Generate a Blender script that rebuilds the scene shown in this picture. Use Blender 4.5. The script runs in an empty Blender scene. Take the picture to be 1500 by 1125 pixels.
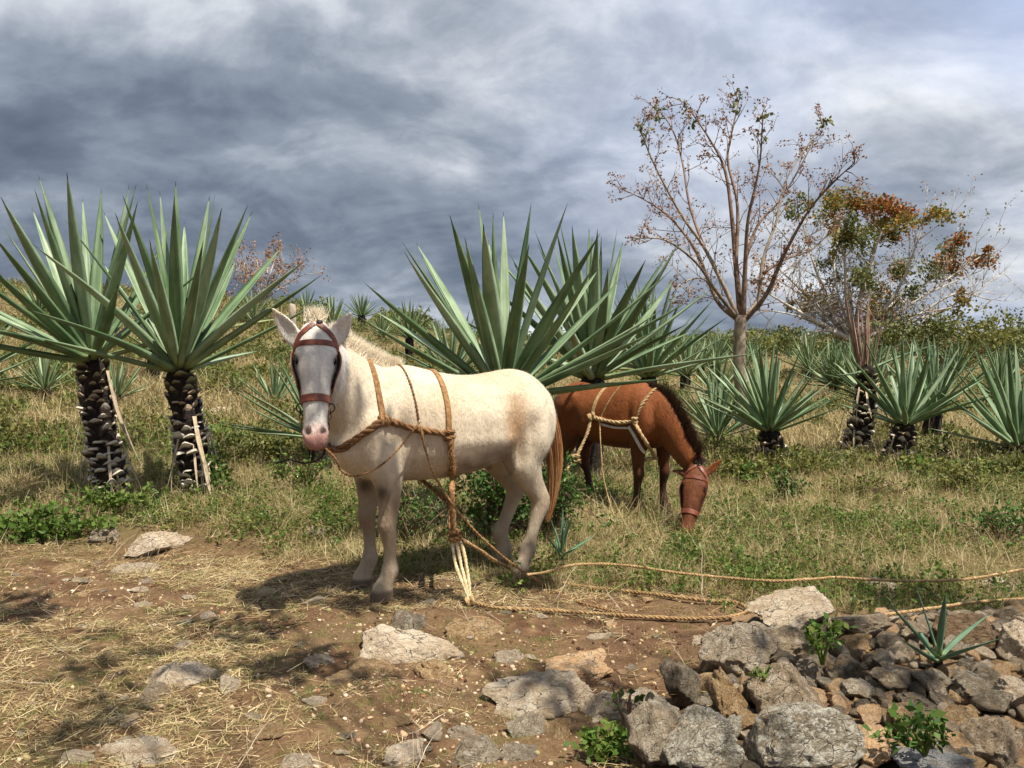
import bpy, bmesh, math, random
import numpy as np
from mathutils import Vector, Matrix, noise as mnoise
from mathutils.bvhtree import BVHTree

random.seed(7)
RNG = np.random.default_rng(11)
scene = bpy.context.scene
COL = scene.collection
R = math.radians

# ------------------------------------------------------------------ camera
CAM_Z = 1.5
FPX = 1248.0            # focal length in photo pixels (photo 1500 x 1125)
PITCH = math.atan2(57.0, FPX)
cam_d = bpy.data.cameras.new('camera')
cam_d.sensor_width = 36.0
cam_d.lens = FPX / 1500.0 * 36.0
cam_d.clip_start = 0.05
cam_d.clip_end = 6000.0
cam = bpy.data.objects.new('camera', cam_d)
COL.objects.link(cam)
cam.location = (0, 0, CAM_Z)
cam.rotation_euler = (R(90) - PITCH, 0, 0)
scene.camera = cam

# ------------------------------------------------------------------ sun, sky, exposure
SUN_ELEV = 66.0
SUN_H = Vector((0.72, -0.69)).normalized()          # horizontal direction towards the sun
SUN = Vector((SUN_H.x * math.cos(R(SUN_ELEV)), SUN_H.y * math.cos(R(SUN_ELEV)), math.sin(R(SUN_ELEV))))
sun_d = bpy.data.lights.new('sun', 'SUN')
sun_d.energy = 5.0
sun_d.angle = R(0.53)
sun_d.color = (1.0, 0.945, 0.84)
sun = bpy.data.objects.new('sun', sun_d)
COL.objects.link(sun)
sun.location = (10, -12, 25)
sun.rotation_euler = SUN.to_track_quat('Z', 'Y').to_euler()

world = bpy.data.worlds.new('World')
scene.world = world
world.use_nodes = True
scene.view_settings.view_transform = 'Standard'
scene.view_settings.look = 'None'
scene.view_settings.exposure = 0.66
scene.view_settings.gamma = 1.0
scene.view_settings.use_curve_mapping = False


class NT:
    """small node-tree builder"""
    def __init__(self, tree):
        self.t = tree
        self.n = tree.nodes
        self.l = tree.links

    def new(self, kind, **kw):
        nd = self.n.new(kind)
        for k, v in kw.items():
            setattr(nd, k, v)
        return nd

    def link(self, a, b):
        self.l.new(a, b)

    def put(self, sock, v):
        if isinstance(v, bpy.types.NodeSocket):
            self.l.new(v, sock)
        else:
            sock.default_value = v

    def math(self, op, a, b=0.5, c=0.0, clamp=False):
        nd = self.new('ShaderNodeMath', operation=op, use_clamp=clamp)
        self.put(nd.inputs[0], a)
        self.put(nd.inputs[1], b)
        if len(nd.inputs) > 2:
            self.put(nd.inputs[2], c)
        return nd.outputs[0]

    def vmath(self, op, a, b=(0, 0, 0)):
        nd = self.new('ShaderNodeVectorMath', operation=op)
        self.put(nd.inputs[0], a)
        self.put(nd.inputs[1], b)
        return nd.outputs[0] if op not in ('DOT_PRODUCT', 'LENGTH') else nd.outputs['Value']

    def noise(self, vec, scale, detail=4.0, rough=0.55, dist=0.0):
        nd = self.new('ShaderNodeTexNoise')
        if vec is not None:
            self.put(nd.inputs['Vector'], vec)
        nd.inputs['Scale'].default_value = scale
        nd.inputs['Detail'].default_value = detail
        nd.inputs['Roughness'].default_value = rough
        nd.inputs['Distortion'].default_value = dist
        return nd.outputs['Fac']

    def voronoi(self, vec, scale, out='Distance'):
        nd = self.new('ShaderNodeTexVoronoi')
        if vec is not None:
            self.put(nd.inputs['Vector'], vec)
        nd.inputs['Scale'].default_value = scale
        return nd.outputs[out]

    def ramp(self, fac, stops, interp='LINEAR'):
        nd = self.new('ShaderNodeValToRGB')
        cr = nd.color_ramp
        cr.interpolation = interp
        while len(cr.elements) < len(stops):
            cr.elements.new(0.5)
        for e, (p, c) in zip(cr.elements, stops):
            e.position = p
            if not hasattr(c, '__len__'):
                c = (c, c, c)
            e.color = (c[0], c[1], c[2], 1)
        self.put(nd.inputs['Fac'], fac)
        return nd.outputs['Color']

    def mix(self, fac, a, b, blend='MIX'):
        nd = self.new('ShaderNodeMix', data_type='RGBA', blend_type=blend)
        self.put(nd.inputs[0], fac)
        for s, v in ((nd.inputs[6], a), (nd.inputs[7], b)):
            if isinstance(v, bpy.types.NodeSocket):
                self.l.new(v, s)
            else:
                s.default_value = (v[0], v[1], v[2], 1)
        return nd.outputs[2]

    def mapping(self, vec, loc=(0, 0, 0), rot=(0, 0, 0), scale=(1, 1, 1)):
        nd = self.new('ShaderNodeMapping')
        self.put(nd.inputs[0], vec)
        nd.inputs[1].default_value = loc
        nd.inputs[2].default_value = rot
        nd.inputs[3].default_value = scale
        return nd.outputs[0]


SKY_A = (3.6, 5.1, 1)


def build_world():
    T = NT(world.node_tree)
    T.n.clear()
    out = T.new('ShaderNodeOutputWorld')
    bg = T.new('ShaderNodeBackground')
    bg.inputs['Strength'].default_value = 0.1
    T.link(bg.outputs[0], out.inputs[0])
    sky = T.new('ShaderNodeTexSky', sky_type='NISHITA')
    sky.sun_disc = False
    sky.sun_elevation = R(SUN_ELEV)
    sky.sun_rotation = math.atan2(SUN_H.x, SUN_H.y)
    co = T.new('ShaderNodeTexCoord').outputs['Generated']
    sep = T.new('ShaderNodeSeparateXYZ')
    T.link(co, sep.inputs[0])
    x, y, z = sep.outputs
    # a cloud deck: the view direction meets a layer overhead
    zz = T.math('ADD', T.math('MAXIMUM', z, 0.0), 0.40)
    com = T.new('ShaderNodeCombineXYZ')
    T.link(T.math('DIVIDE', x, zz), com.inputs[0])
    T.link(T.math('DIVIDE', y, zz), com.inputs[1])
    P = com.outputs[0]
    big = T.noise(T.mapping(P, loc=SKY_A, rot=(0, 0, R(40)), scale=(1.05, 1.30, 1)), 1.0, 4.0, 0.5, 0.8)
    mid = T.noise(T.mapping(P, loc=(4.7, 2.2, 2), rot=(0, 0, R(32)), scale=(2.9, 3.5, 1)), 1.0, 7.0, 0.58, 0.5)
    fine = T.noise(T.mapping(P, loc=(9, 2, 5), rot=(0, 0, R(25)), scale=(9.0, 11, 1)), 1.0, 5.0, 0.6, 0.3)
    v = T.math('ADD', T.math('MULTIPLY', big, 0.85), T.math('ADD', T.math('MULTIPLY', mid, 0.50), T.math('MULTIPLY', fine, 0.20)))
    v = T.math('SUBTRACT', v, 0.302)
    # the storm bank lies to the left and low, thinner cloud to the right
    v = T.math('ADD', v, T.math('ADD', T.math('MULTIPLY', x, 0.14), T.math('MULTIPLY', z, 0.10)))
    low = T.math('MULTIPLY', T.math('SUBTRACT', 0.24, z, clamp=True), T.math('SUBTRACT', 0.22, x))
    v = T.math('SUBTRACT', v, T.math('MULTIPLY', low, 0.7))
    cloud = T.ramp(v, [(0.18, (0.060, 0.080, 0.115)), (0.34, (0.108, 0.135, 0.178)), (0.45, (0.185, 0.215, 0.265)), (0.53, (0.290, 0.320, 0.370)),
                       (0.60, (0.425, 0.450, 0.490)), (0.70, (0.62, 0.635, 0.66)), (0.82, (0.80, 0.80, 0.82))])
    # thin violet-blue veils on the right
    veil = T.math('MULTIPLY', T.math('SUBTRACT', T.noise(T.mapping(P, loc=(5.3, 1.2, 7), rot=(0, 0, R(35)), scale=(0.6, 1.3, 1)), 1.0, 4.0, 0.5, 0.4), 0.40, clamp=True),
                  T.math('MULTIPLY', T.math('ADD', x, 0.05, clamp=True), 9.0), clamp=True)
    cloud = T.mix(veil, cloud, (0.34, 0.41, 0.60))
    gap = T.math('MULTIPLY', T.math('SUBTRACT', T.noise(T.mapping(P, loc=(2.2, 8.1, 1), scale=(0.9, 1.3, 1)), 1.0, 4.0, 0.5, 0.2), 0.64, clamp=True), 6.0, clamp=True)
    gap = T.math('MULTIPLY', gap, T.math('MULTIPLY', T.math('SUBTRACT', x, 0.15, clamp=True), 3.0, clamp=True))
    cl10 = T.vmath('SCALE', cloud)
    cl10.node.inputs['Scale'].default_value = 10.0
    col = T.mix(gap, cl10, sky.outputs[0])
    T.link(col, bg.inputs['Color'])


build_world()

# ------------------------------------------------------------------ pixel helpers
_cp, _sp = math.cos(PITCH), math.sin(PITCH)


def ray(px, py):
    """direction through a photo pixel, scaled so that its y component is 1"""
    u = (px - 750.0) / FPX
    w = (562.5 - py) / FPX
    d = Vector((u, _cp + w * _sp, w * _cp - _sp))
    return d / d.y


CAMV = Vector((0, 0, CAM_Z))


def at(px, py, Y):
    return CAMV + ray(px, py) * Y


_ph = RNG.uniform(0, 6.28, (40, 2))
_dr = RNG.uniform(0, 6.28, 40)


def waves(x, y, k0, n, off, fall=0.85):
    s = 0
    k, a = k0, 1.0
    for i in range(n):
        d = _dr[(off + i) % 40]
        s = s + a * np.sin((x * math.cos(d) + y * math.sin(d)) * k + _ph[(off + i) % 40, 0])
        k *= 1.37
        a *= fall
    return s


def sstep(a, b, v):
    t = np.clip((v - a) / (b - a), 0, 1)
    return t * t * (3 - 2 * t)


def H(x, y):
    """height of the ground"""
    x = np.asarray(x, float)
    y = np.asarray(y, float)
    A = np.interp(x, [-40, -14, -9, -5.8, -3.3, -0.9, 3, 6, 15, 60], [3.0, 3.0, 2.75, 2.2, 1.75, 1.28, 0.75, 0.55, 0.55, 0.6])
    r = sstep(5.8, 24, y) * 0.62 + np.clip((y - 6.0) / 18.0, 0, 1) * 0.38
    h = A * r
    back = np.clip((y - 26) / 60.0, 0, 1)
    h = h * (1 - back) + back * (0.9 + 0.25 * np.clip((y - 60) / 300.0, 0, 1))
    near = 1 - sstep(30, 60, y)
    h = h + 0.022 * waves(x, y, 1.1, 5, 0) * near * (0.35 + 0.65 * sstep(5.5, 8, y))
    h = h + 0.006 * waves(x, y, 7.0, 6, 7) * (1 - sstep(9, 14, y))
    # low bank where the trodden ground meets the vegetation, on the left
    h = h + 0.10 * sstep(6.1, 6.7, y + 0.12 * np.sin(x * 2.3)) * (1 - sstep(-1.6, -0.8, x))
    # heap under the rubble
    ex = sstep(0.25, 0.95, x - 0.42 * (y - 3.0)) * (1 - sstep(4.0, 4.75, y)) * sstep(1.2, 2.2, y)
    h = h + 0.15 * ex
    return h


def hz(x, y):
    return float(H(x, y))


def ground(px, py, off=0.0):
    """where the ray through a pixel meets the ground (raised by off)"""
    d = ray(px, py)
    t0 = 0.8
    t = t0
    while t < 120:
        p = CAMV + d * t
        if p.z <= hz(p.x, p.y) + off:
            lo, hi = t0, t
            for _ in range(18):
                m = 0.5 * (lo + hi)
                p = CAMV + d * m
                if p.z <= hz(p.x, p.y) + off:
                    hi = m
                else:
                    lo = m
            return CAMV + d * hi
        t0 = t
        t *= 1.015
    return CAMV + d * 120


# ------------------------------------------------------------------ object helpers
def tag(o, label=None, cat=None, group=None, kind=None):
    if label:
        o['label'] = label
    if cat:
        o['category'] = cat
    if group:
        o['group'] = group
    if kind:
        o['kind'] = kind
    return o


def empty(name, loc=(0, 0, 0)):
    o = bpy.data.objects.new(name, None)
    o.empty_display_size = 0.1
    o.location = loc
    COL.objects.link(o)
    return o


class MB:
    """collects geometry"""
    def __init__(self):
        self.v = []
        self.f = []
        self.m = []

    def add(self, vs, fs, mi=0):
        o = len(self.v)
        self.v.extend([tuple(p) for p in vs])
        for f in fs:
            self.f.append(tuple(i + o for i in f))
            self.m.append(mi)

    def tube(self, pts, rad, n=6, cap=True, mi=0, flat=1.0):
        pts = [Vector(p) for p in pts]
        k = len(pts)
        if not hasattr(rad, '__len__'):
            rad = [rad] * k
        base = len(self.v)
        prev = None
        for i, p in enumerate(pts):
            t = (pts[min(i + 1, k - 1)] - pts[max(i - 1, 0)])
            if t.length < 1e-9:
                t = Vector((0, 0, 1))
            t.normalize()
            if prev is None:
                a = Vector((0, 0, 1)) if abs(t.z) < 0.9 else Vector((1, 0, 0))
                u = t.cross(a).normalized()
            else:
                u = (prev - t * prev.dot(t)).normalized()
            prev = u
            w = t.cross(u)
            for j in range(n):
                a = 2 * math.pi * j / n
                self.v.append(tuple(p + (u * math.cos(a) + w * math.sin(a) * flat) * rad[i]))
        for i in range(k - 1):
            for j in range(n):
                a, b = base + i * n + j, base + i * n + (j + 1) % n
                self.f.append((a, b, b + n, a + n))
                self.m.append(mi)
        if cap:
            self.f.append(tuple(base + j for j in reversed(range(n))))
            self.m.append(mi)
            self.f.append(tuple(base + (k - 1) * n + j for j in range(n)))
            self.m.append(mi)

    def loft(self, rings, cap=True, mi=0):
        base = len(self.v)
        n = len(rings[0])
        for r in rings:
            self.v.extend([tuple(p) for p in r])
        for i in range(len(rings) - 1):
            for j in range(n):
                a, b = base + i * n + j, base + i * n + (j + 1) % n
                self.f.append((a, b, b + n, a + n))
                self.m.append(mi)
        if cap:
            self.f.append(tuple(base + j for j in reversed(range(n))))
            self.m.append(mi)
            self.f.append(tuple(base + (len(rings) - 1) * n + j for j in range(n)))
            self.m.append(mi)

    def mesh(self, name, mats, smooth=True):
        me = bpy.data.meshes.new(name)
        me.from_pydata(self.v, [], self.f)
        if not isinstance(mats, (list, tuple)):
            mats = [mats]
        for m in mats:
            me.materials.append(m)
        if len(mats) > 1:
            me.polygons.foreach_set('material_index', self.m)
        me.polygons.foreach_set('use_smooth', [smooth] * len(me.polygons))
        me.update()
        return me

    def obj(self, name, mats, parent=None, smooth=True, loc=None):
        return link(name, self.mesh(name, mats, smooth), parent, loc)


def link(name, me, parent=None, loc=None):
    o = bpy.data.objects.new(name, me)
    COL.objects.link(o)
    if parent is not None:
        o.parent = parent
        # parts are given in world coordinates; parents are unrotated and unscaled
        if loc is None:
            o.location = -Vector(parent.matrix_basis.translation)
            if parent.parent is not None:
                o.location = -Vector(parent.matrix_basis.translation) - Vector(parent.parent.matrix_basis.translation)
        else:
            o.location = loc
    elif loc is not None:
        o.location = loc
    return o


def catmull(pts, n=8):
    pts = [Vector(p) for p in pts]
    if len(pts) < 3:
        return [pts[0].lerp(pts[-1], i / n) for i in range(n + 1)]
    out = []
    P = [2 * pts[0] - pts[1]] + pts + [2 * pts[-1] - pts[-2]]
    for i in range(1, len(P) - 2):
        p0, p1, p2, p3 = P[i - 1], P[i], P[i + 1], P[i + 2]
        for k in range(n):
            t = k / n
            out.append(0.5 * ((2 * p1) + (p2 - p0) * t + (2 * p0 - 5 * p1 + 4 * p2 - p3) * t * t + (3 * p1 - p0 - 3 * p2 + p3) * t ** 3))
    out.append(pts[-1])
    return out


def resample(pts, step):
    out = [pts[0].copy()]
    acc = 0.0
    for a, b in zip(pts[:-1], pts[1:]):
        L = (b - a).length
        if L < 1e-9:
            continue
        s = step - acc
        while s <= L:
            out.append(a.lerp(b, s / L))
            s += step
        acc = (acc + L) % step
    if (out[-1] - pts[-1]).length > step * 0.3:
        out.append(pts[-1].copy())
    return out


# ------------------------------------------------------------------ materials
def material(name):
    m = bpy.data.materials.new(name)
    m.use_nodes = True
    T = NT(m.node_tree)
    b = T.n['Principled BSDF']
    return m, T, b


def bump(T, b, height, strength=0.4, dist=0.01):
    nd = T.new('ShaderNodeBump')
    nd.inputs['Strength'].default_value = strength
    nd.inputs['Distance'].default_value = dist
    T.link(height, nd.inputs['Height'])
    T.link(nd.outputs[0], b.inputs['Normal'])


def mat_ground():
    m, T, b = material('soil')
    P = T.new('ShaderNodeTexCoord').outputs['Object']
    sep = T.new('ShaderNodeSeparateXYZ')
    T.link(P, sep.inputs[0])
    n1 = T.noise(P, 0.9, 6, 0.6, 0.4)
    n2 = T.noise(P, 7.0, 8, 0.65)
    n3 = T.noise(P, 60.0, 5, 0.7)
    soil = T.ramp(n2, [(0.30, (0.045, 0.021, 0.011)), (0.52, (0.125, 0.065, 0.034)), (0.72, (0.25, 0.155, 0.088))])
    litter = T.ramp(n3, [(0.30, (0.075, 0.045, 0.02)), (0.55, (0.21, 0.145, 0.07)), (0.75, (0.36, 0.27, 0.15))])
    f = T.ramp(n1, [(0.40, 0.0), (0.58, 1.0)])
    col = T.mix(T.math('MULTIPLY', f, 0.5), soil, litter)
    # grit: pale chips
    vor = T.voronoi(P, 85.0)
    chips = T.math('MULTIPLY', T.ramp(vor, [(0.16, 1.0), (0.24, 0.0)]), T.ramp(T.noise(P, 1.3, 3, 0.5), [(0.48, 0.0), (0.58, 0.85)]))
    col = T.mix(chips, col, (0.48, 0.38, 0.27))
    veg = T.ramp(T.noise(P, 0.55, 6, 0.65), [(0.36, (0.20, 0.14, 0.075)), (0.50, (0.16, 0.135, 0.06)), (0.66, (0.085, 0.10, 0.030))])
    veg = T.mix(0.45, veg, litter)
    yy = T.math('ADD', sep.outputs[1], T.math('MULTIPLY', T.math('SUBTRACT', n1, 0.5), 1.6))
    g = T.ramp(T.math('DIVIDE', yy, 12.0), [(0.48, 0.0), (0.60, 1.0)])
    col = T.mix(g, col, veg)
    T.link(col, b.inputs['Base Color'])
    b.inputs['Roughness'].default_value = 0.95
    b.inputs['Specular IOR Level'].default_value = 0.15
    hgt = T.math('ADD', T.math('MULTIPLY', n2, 0.7), T.math('ADD', T.math('MULTIPLY', n3, 0.45), T.math('MULTIPLY', chips, 0.5)))
    bump(T, b, hgt, 0.9, 0.03)
    return m


def mat_rock(name, c0, c1, c2, lichen=0.0, streak=False):
    m, T, b = material(name)
    tc = T.new('ShaderNodeTexCoord').outputs['Object']
    oi = T.new('ShaderNodeObjectInfo')
    off = T.vmath('SCALE', oi.outputs['Location'])
    off.node.inputs['Scale'].default_value = 3.7
    P = T.vmath('ADD', tc, off)
    if streak:
        P2 = T.mapping(P, rot=(0.5, 0.4, 0), scale=(1, 1, 5))
    else:
        P2 = P
    n1 = T.noise(P2, 5.0, 8, 0.65, 0.6)
    n2 = T.noise(P, 28.0, 8, 0.7)
    n3 = T.noise(P, 120.0, 4, 0.7)
    col = T.ramp(T.math('ADD', T.math('MULTIPLY', n1, 0.6), T.math('MULTIPLY', n2, 0.4)), [(0.36, c0), (0.5, c1), (0.64, c2)])
    if lichen:
        vor = T.voronoi(T.vmath('ADD', P, T.vmath('MULTIPLY', T.new('ShaderNodeTexNoise').outputs['Color'], (0.03, 0.03, 0.03))), 32.0)
        spots = T.math('MULTIPLY', T.ramp(vor, [(0.22, 1.0), (0.42, 0.0)]), T.ramp(T.noise(P, 6.0, 5, 0.6), [(0.40, 0.0), (0.58, lichen)]))
        blot = T.ramp(T.noise(P, 14.0, 8, 0.7, 0.8), [(0.50, 0.0), (0.58, 0.85)])
        col = T.mix(T.math('MAXIMUM', spots, blot), col, (0.62, 0.58, 0.48))
    dark = T.ramp(T.noise(P, 11.0, 8, 0.78, 0.6), [(0.34, 0.85), (0.44, 0.0)])
    col = T.mix(dark, col, (0.045, 0.036, 0.026))
    # earth stains, and cracks that follow a broken cell pattern
    col = T.mix(T.ramp(T.noise(P, 3.2, 5, 0.6, 0.8), [(0.54, 0.0), (0.68, 0.45)]), col, (0.36, 0.235, 0.13))
    cr = T.new('ShaderNodeTexVoronoi', feature='DISTANCE_TO_EDGE')
    wob = T.new('ShaderNodeTexNoise')
    wob.inputs['Scale'].default_value = 9.0
    T.link(P, wob.inputs['Vector'])
    T.link(T.vmath('ADD', P, T.vmath('MULTIPLY', wob.outputs['Color'], (0.16, 0.16, 0.16))), cr.inputs['Vector'])
    cr.inputs['Scale'].default_value = 5.0
    crack = T.math('MULTIPLY', T.ramp(cr.outputs['Distance'], [(0.004, 1.0), (0.03, 0.0)]), T.ramp(n1, [(0.44, 0.0), (0.56, 0.9)]))
    col = T.mix(crack, col, (0.03, 0.022, 0.015))
    hsv = T.new('ShaderNodeHueSaturation')
    T.link(col, hsv.inputs['Color'])
    T.link(T.math('ADD', 1.02, T.math('MULTIPLY', oi.outputs['Random'], 0.55)), hsv.inputs['Value'])
    T.link(hsv.outputs[0], b.inputs['Base Color'])
    b.inputs['Roughness'].default_value = 0.9
    b.inputs['Specular IOR Level'].default_value = 0.25
    bump(T, b, T.math('SUBTRACT', T.math('ADD', T.math('ADD', T.math('MULTIPLY', n1, 0.8), T.math('MULTIPLY', n2, 0.8)), T.math('MULTIPLY', n3, 0.3)), T.math('MULTIPLY', crack, 0.5)), 1.0, 0.045)
    return m


def mat_blade(name, cols, rough=0.7, trans=0.25, along=None):
    """grass and leaves: colour varies from plant to plant and a little within it"""
    m, T, b = material(name)
    oi = T.new('ShaderNodeObjectInfo')
    g = T.new('ShaderNodeNewGeometry')
    n = len(cols)
    f = T.math('FRACT', T.math('ADD', T.math('MULTIPLY', oi.outputs['Random'], 1.0), T.math('MULTIPLY', g.outputs['Random Per Island'], 0.75)))
    col = T.ramp(f, [((i + 0.5) / n, c) for i, c in enumerate(cols)])
    T.link(col, b.inputs['Base Color'])
    b.inputs['Roughness'].default_value = rough
    b.inputs['Specular IOR Level'].default_value = 0.2
    if trans:
        tr = T.new('ShaderNodeBsdfTranslucent')
        T.link(col, tr.inputs['Color'])
        mx = T.new('ShaderNodeMixShader')
        mx.inputs[0].default_value = trans
        T.link(b.outputs[0], mx.inputs[1])
        T.link(tr.outputs[0], mx.inputs[2])
        T.link(mx.outputs[0], T.n['Material Output'].inputs[0])
    return m


def mat_agave(name, lo, mid, hi):
    m, T, b = material(name)
    P = T.new('ShaderNodeTexCoord').outputs['Object']
    sep = T.new('ShaderNodeSeparateXYZ')
    T.link(P, sep.inputs[0])
    oi = T.new('ShaderNodeObjectInfo')
    off = T.vmath('SCALE', oi.outputs['Location'])
    off.node.inputs['Scale'].default_value = 9.0
    Q = T.vmath('ADD', P, off)
    n1 = T.noise(T.mapping(Q, scale=(2.2, 30, 30)), 1.0, 6, 0.6)
    n2 = T.noise(T.mapping(Q, scale=(5, 8, 8)), 1.0, 5, 0.65)
    f = T.math('ADD', T.math('MULTIPLY', n1, 0.55), T.math('MULTIPLY', n2, 0.45))
    f = T.math('ADD', f, T.math('MULTIPLY', T.math('SUBTRACT', oi.outputs['Random'], 0.5), 0.22))
    col = T.ramp(f, [(0.34, lo), (0.5, mid), (0.66, hi)])
    # yellowish at the very base, dark horny spine at the tip
    col = T.mix(T.ramp(sep.outputs[0], [(0.02, 0.75), (0.16, 0.0)]), col, (0.30, 0.36, 0.16))
    spots = T.math('MULTIPLY', T.ramp(T.voronoi(T.mapping(Q, scale=(28, 60, 60)), 1.0), [(0.13, 1.0), (0.2, 0.0)]), T.ramp(n2, [(0.58, 0.0), (0.66, 0.75)]))
    col = T.mix(spots, col, (0.05, 0.045, 0.02))
    col = T.mix(T.ramp(sep.outputs[0], [(0.955, 0.0), (0.968, 1.0)]), col, (0.025, 0.016, 0.014))
    T.link(col, b.inputs['Base Color'])
    b.inputs['Roughness'].default_value = 0.48
    b.inputs['Specular IOR Level'].default_value = 0.35
    bump(T, b, n1, 0.25, 0.01)
    return m


def mat_simple(name, cols, scale=20.0, rough=0.8, bmp=0.4, bd=0.01, stretch=(1, 1, 1), spec=0.3):
    m, T, b = material(name)
    P = T.mapping(T.new('ShaderNodeTexCoord').outputs['Object'], scale=stretch)
    oi = T.new('ShaderNodeObjectInfo')
    n = T.noise(P, scale, 6, 0.65, 0.2)
    f = T.math('ADD', n, T.math('MULTIPLY', T.math('SUBTRACT', oi.outputs['Random'], 0.5), 0.18))
    k = len(cols)
    col = T.ramp(f, [(0.32 + 0.36 * i / max(k - 1, 1), c) for i, c in enumerate(cols)])
    T.link(col, b.inputs['Base Color'])
    b.inputs['Roughness'].default_value = rough
    b.inputs['Specular IOR Level'].default_value = spec
    bump(T, b, n, bmp, bd)
    return m


def mat_coat(name, sheen=0.1):
    m, T, b = material(name)
    at_ = T.new('ShaderNodeAttribute')
    at_.attribute_name = 'coat'
    P = T.new('ShaderNodeTexCoord').outputs['Object']
    hair = T.noise(T.mapping(P, scale=(160, 160, 42)), 1.0, 4, 0.7)
    hair2 = T.noise(T.mapping(P, scale=(30, 30, 14)), 1.0, 5, 0.65)
    blot = T.noise(P, 5.5, 6, 0.6, 0.5)
    f = T.math('ADD', T.math('MULTIPLY', hair, 0.45), T.math('ADD', T.math('MULTIPLY', hair2, 0.5), T.math('MULTIPLY', blot, 0.55)))
    k = T.math('ADD', 0.18, T.math('MULTIPLY', f, 1.08))
    mul = T.vmath('SCALE', at_.outputs['Color'])
    T.put(mul.node.inputs['Scale'], k)
    T.link(mul, b.inputs['Base Color'])
    b.inputs['Roughness'].default_value = 0.62
    b.inputs['Specular IOR Level'].default_value = 0.22
    b.inputs['Sheen Weight'].default_value = sheen
    b.inputs['Sheen Roughness'].default_value = 0.4
    bump(T, b, T.math('ADD', T.math('MULTIPLY', hair, 0.35), hair2), 0.8, 0.011)
    return m


def mat_hair(name, cols):
    m, T, b = material(name)
    g = T.new('ShaderNodeNewGeometry')
    col = T.ramp(g.outputs['Random Per Island'], [((i + 0.5) / len(cols), c) for i, c in enumerate(cols)])
    T.link(col, b.inputs['Base Color'])
    b.inputs['Roughness'].default_value = 0.5
    tr = T.new('ShaderNodeBsdfTranslucent')
    T.link(col, tr.inputs['Color'])
    mx = T.new('ShaderNodeMixShader')
    mx.inputs[0].default_value = 0.35
    T.link(b.outputs[0], mx.inputs[1])
    T.link(tr.outputs[0], mx.inputs[2])
    T.link(mx.outputs[0], T.n['Material Output'].inputs[0])
    return m


M = {}
M['ground'] = mat_ground()
M['rock_grey'] = mat_rock('limestone_grey', (0.13, 0.095, 0.058), (0.33, 0.265, 0.185), (0.60, 0.525, 0.41))
M['rock_lichen'] = mat_rock('limestone_lichen', (0.085, 0.066, 0.042), (0.27, 0.225, 0.155), (0.54, 0.48, 0.38), lichen=1.0)
M['rock_pale'] = mat_rock('limestone_pale', (0.32, 0.215, 0.13), (0.58, 0.455, 0.315), (0.74, 0.65, 0.51))
M['rock_ochre'] = mat_rock('limestone_ochre', (0.20, 0.11, 0.042), (0.43, 0.275, 0.135), (0.64, 0.49, 0.30))
M['rock_orange'] = mat_rock('limestone_orange', (0.38, 0.19, 0.085), (0.62, 0.39, 0.205), (0.74, 0.57, 0.38))
M['rock_brown'] = mat_rock('limestone_brown', (0.11, 0.072, 0.042), (0.30, 0.225, 0.145), (0.54, 0.45, 0.335))
M['rock_strata'] = mat_rock('limestone_layered', (0.06, 0.034, 0.017), (0.21, 0.13, 0.066), (0.40, 0.295, 0.18), streak=True)
M['rock_slate'] = mat_rock('limestone_blue_grey', (0.19, 0.185, 0.18), (0.31, 0.30, 0.285), (0.45, 0.44, 0.41))
M['rock_dark'] = mat_rock('limestone_dark', (0.06, 0.045, 0.03), (0.17, 0.135, 0.092), (0.36, 0.305, 0.225))
M['straw'] = mat_blade('straw', [(0.50, 0.37, 0.18), (0.30, 0.20, 0.09), (0.66, 0.54, 0.32), (0.18, 0.105, 0.048), (0.32, 0.29, 0.12)], 0.6, 0.15)
M['drygrass'] = mat_blade('dry_grass', [(0.42, 0.33, 0.15), (0.17, 0.115, 0.05), (0.60, 0.50, 0.29), (0.20, 0.20, 0.06), (0.30, 0.20, 0.095), (0.50, 0.40, 0.21)], 0.65, 0.2)
M['greengrass'] = mat_blade('green_grass', [(0.15, 0.20, 0.035), (0.24, 0.26, 0.07), (0.10, 0.15, 0.03), (0.30, 0.28, 0.10)], 0.6, 0.3)
M['herb'] = mat_blade('herb_leaf', [(0.075, 0.145, 0.022), (0.13, 0.20, 0.035), (0.05, 0.10, 0.018), (0.20, 0.24, 0.055)], 0.5, 0.3)
M['herbdark'] = mat_blade('shrub_leaf', [(0.05, 0.105, 0.022), (0.085, 0.16, 0.03), (0.035, 0.075, 0.018), (0.13, 0.20, 0.045)], 0.5, 0.25)
M['yellowleaf'] = mat_blade('yellow_green_leaf', [(0.20, 0.20, 0.045), (0.13, 0.15, 0.035), (0.26, 0.235, 0.07), (0.09, 0.11, 0.025)], 0.55, 0.3)
M['redleaf'] = mat_blade('russet_leaf', [(0.32, 0.075, 0.022), (0.12, 0.145, 0.03), (0.42, 0.13, 0.03), (0.08, 0.11, 0.025)], 0.5, 0.25)
M['orangeleaf'] = mat_blade('orange_leaf', [(0.40, 0.19, 0.04), (0.18, 0.19, 0.045), (0.27, 0.23, 0.05), (0.10, 0.125, 0.03)], 0.5, 0.25)
M['oliveleaf'] = mat_blade('olive_leaf', [(0.10, 0.125, 0.035), (0.165, 0.185, 0.055), (0.07, 0.09, 0.026), (0.23, 0.225, 0.08)], 0.5, 0.25)
M['pinkleaf'] = mat_blade('dry_pod', [(0.29, 0.15, 0.08), (0.20, 0.10, 0.05), (0.36, 0.21, 0.12), (0.26, 0.11, 0.05)], 0.7, 0.15)
M['agave'] = mat_agave('agave_leaf', (0.060, 0.110, 0.042), (0.140, 0.205, 0.100), (0.28, 0.35, 0.215))
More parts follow.
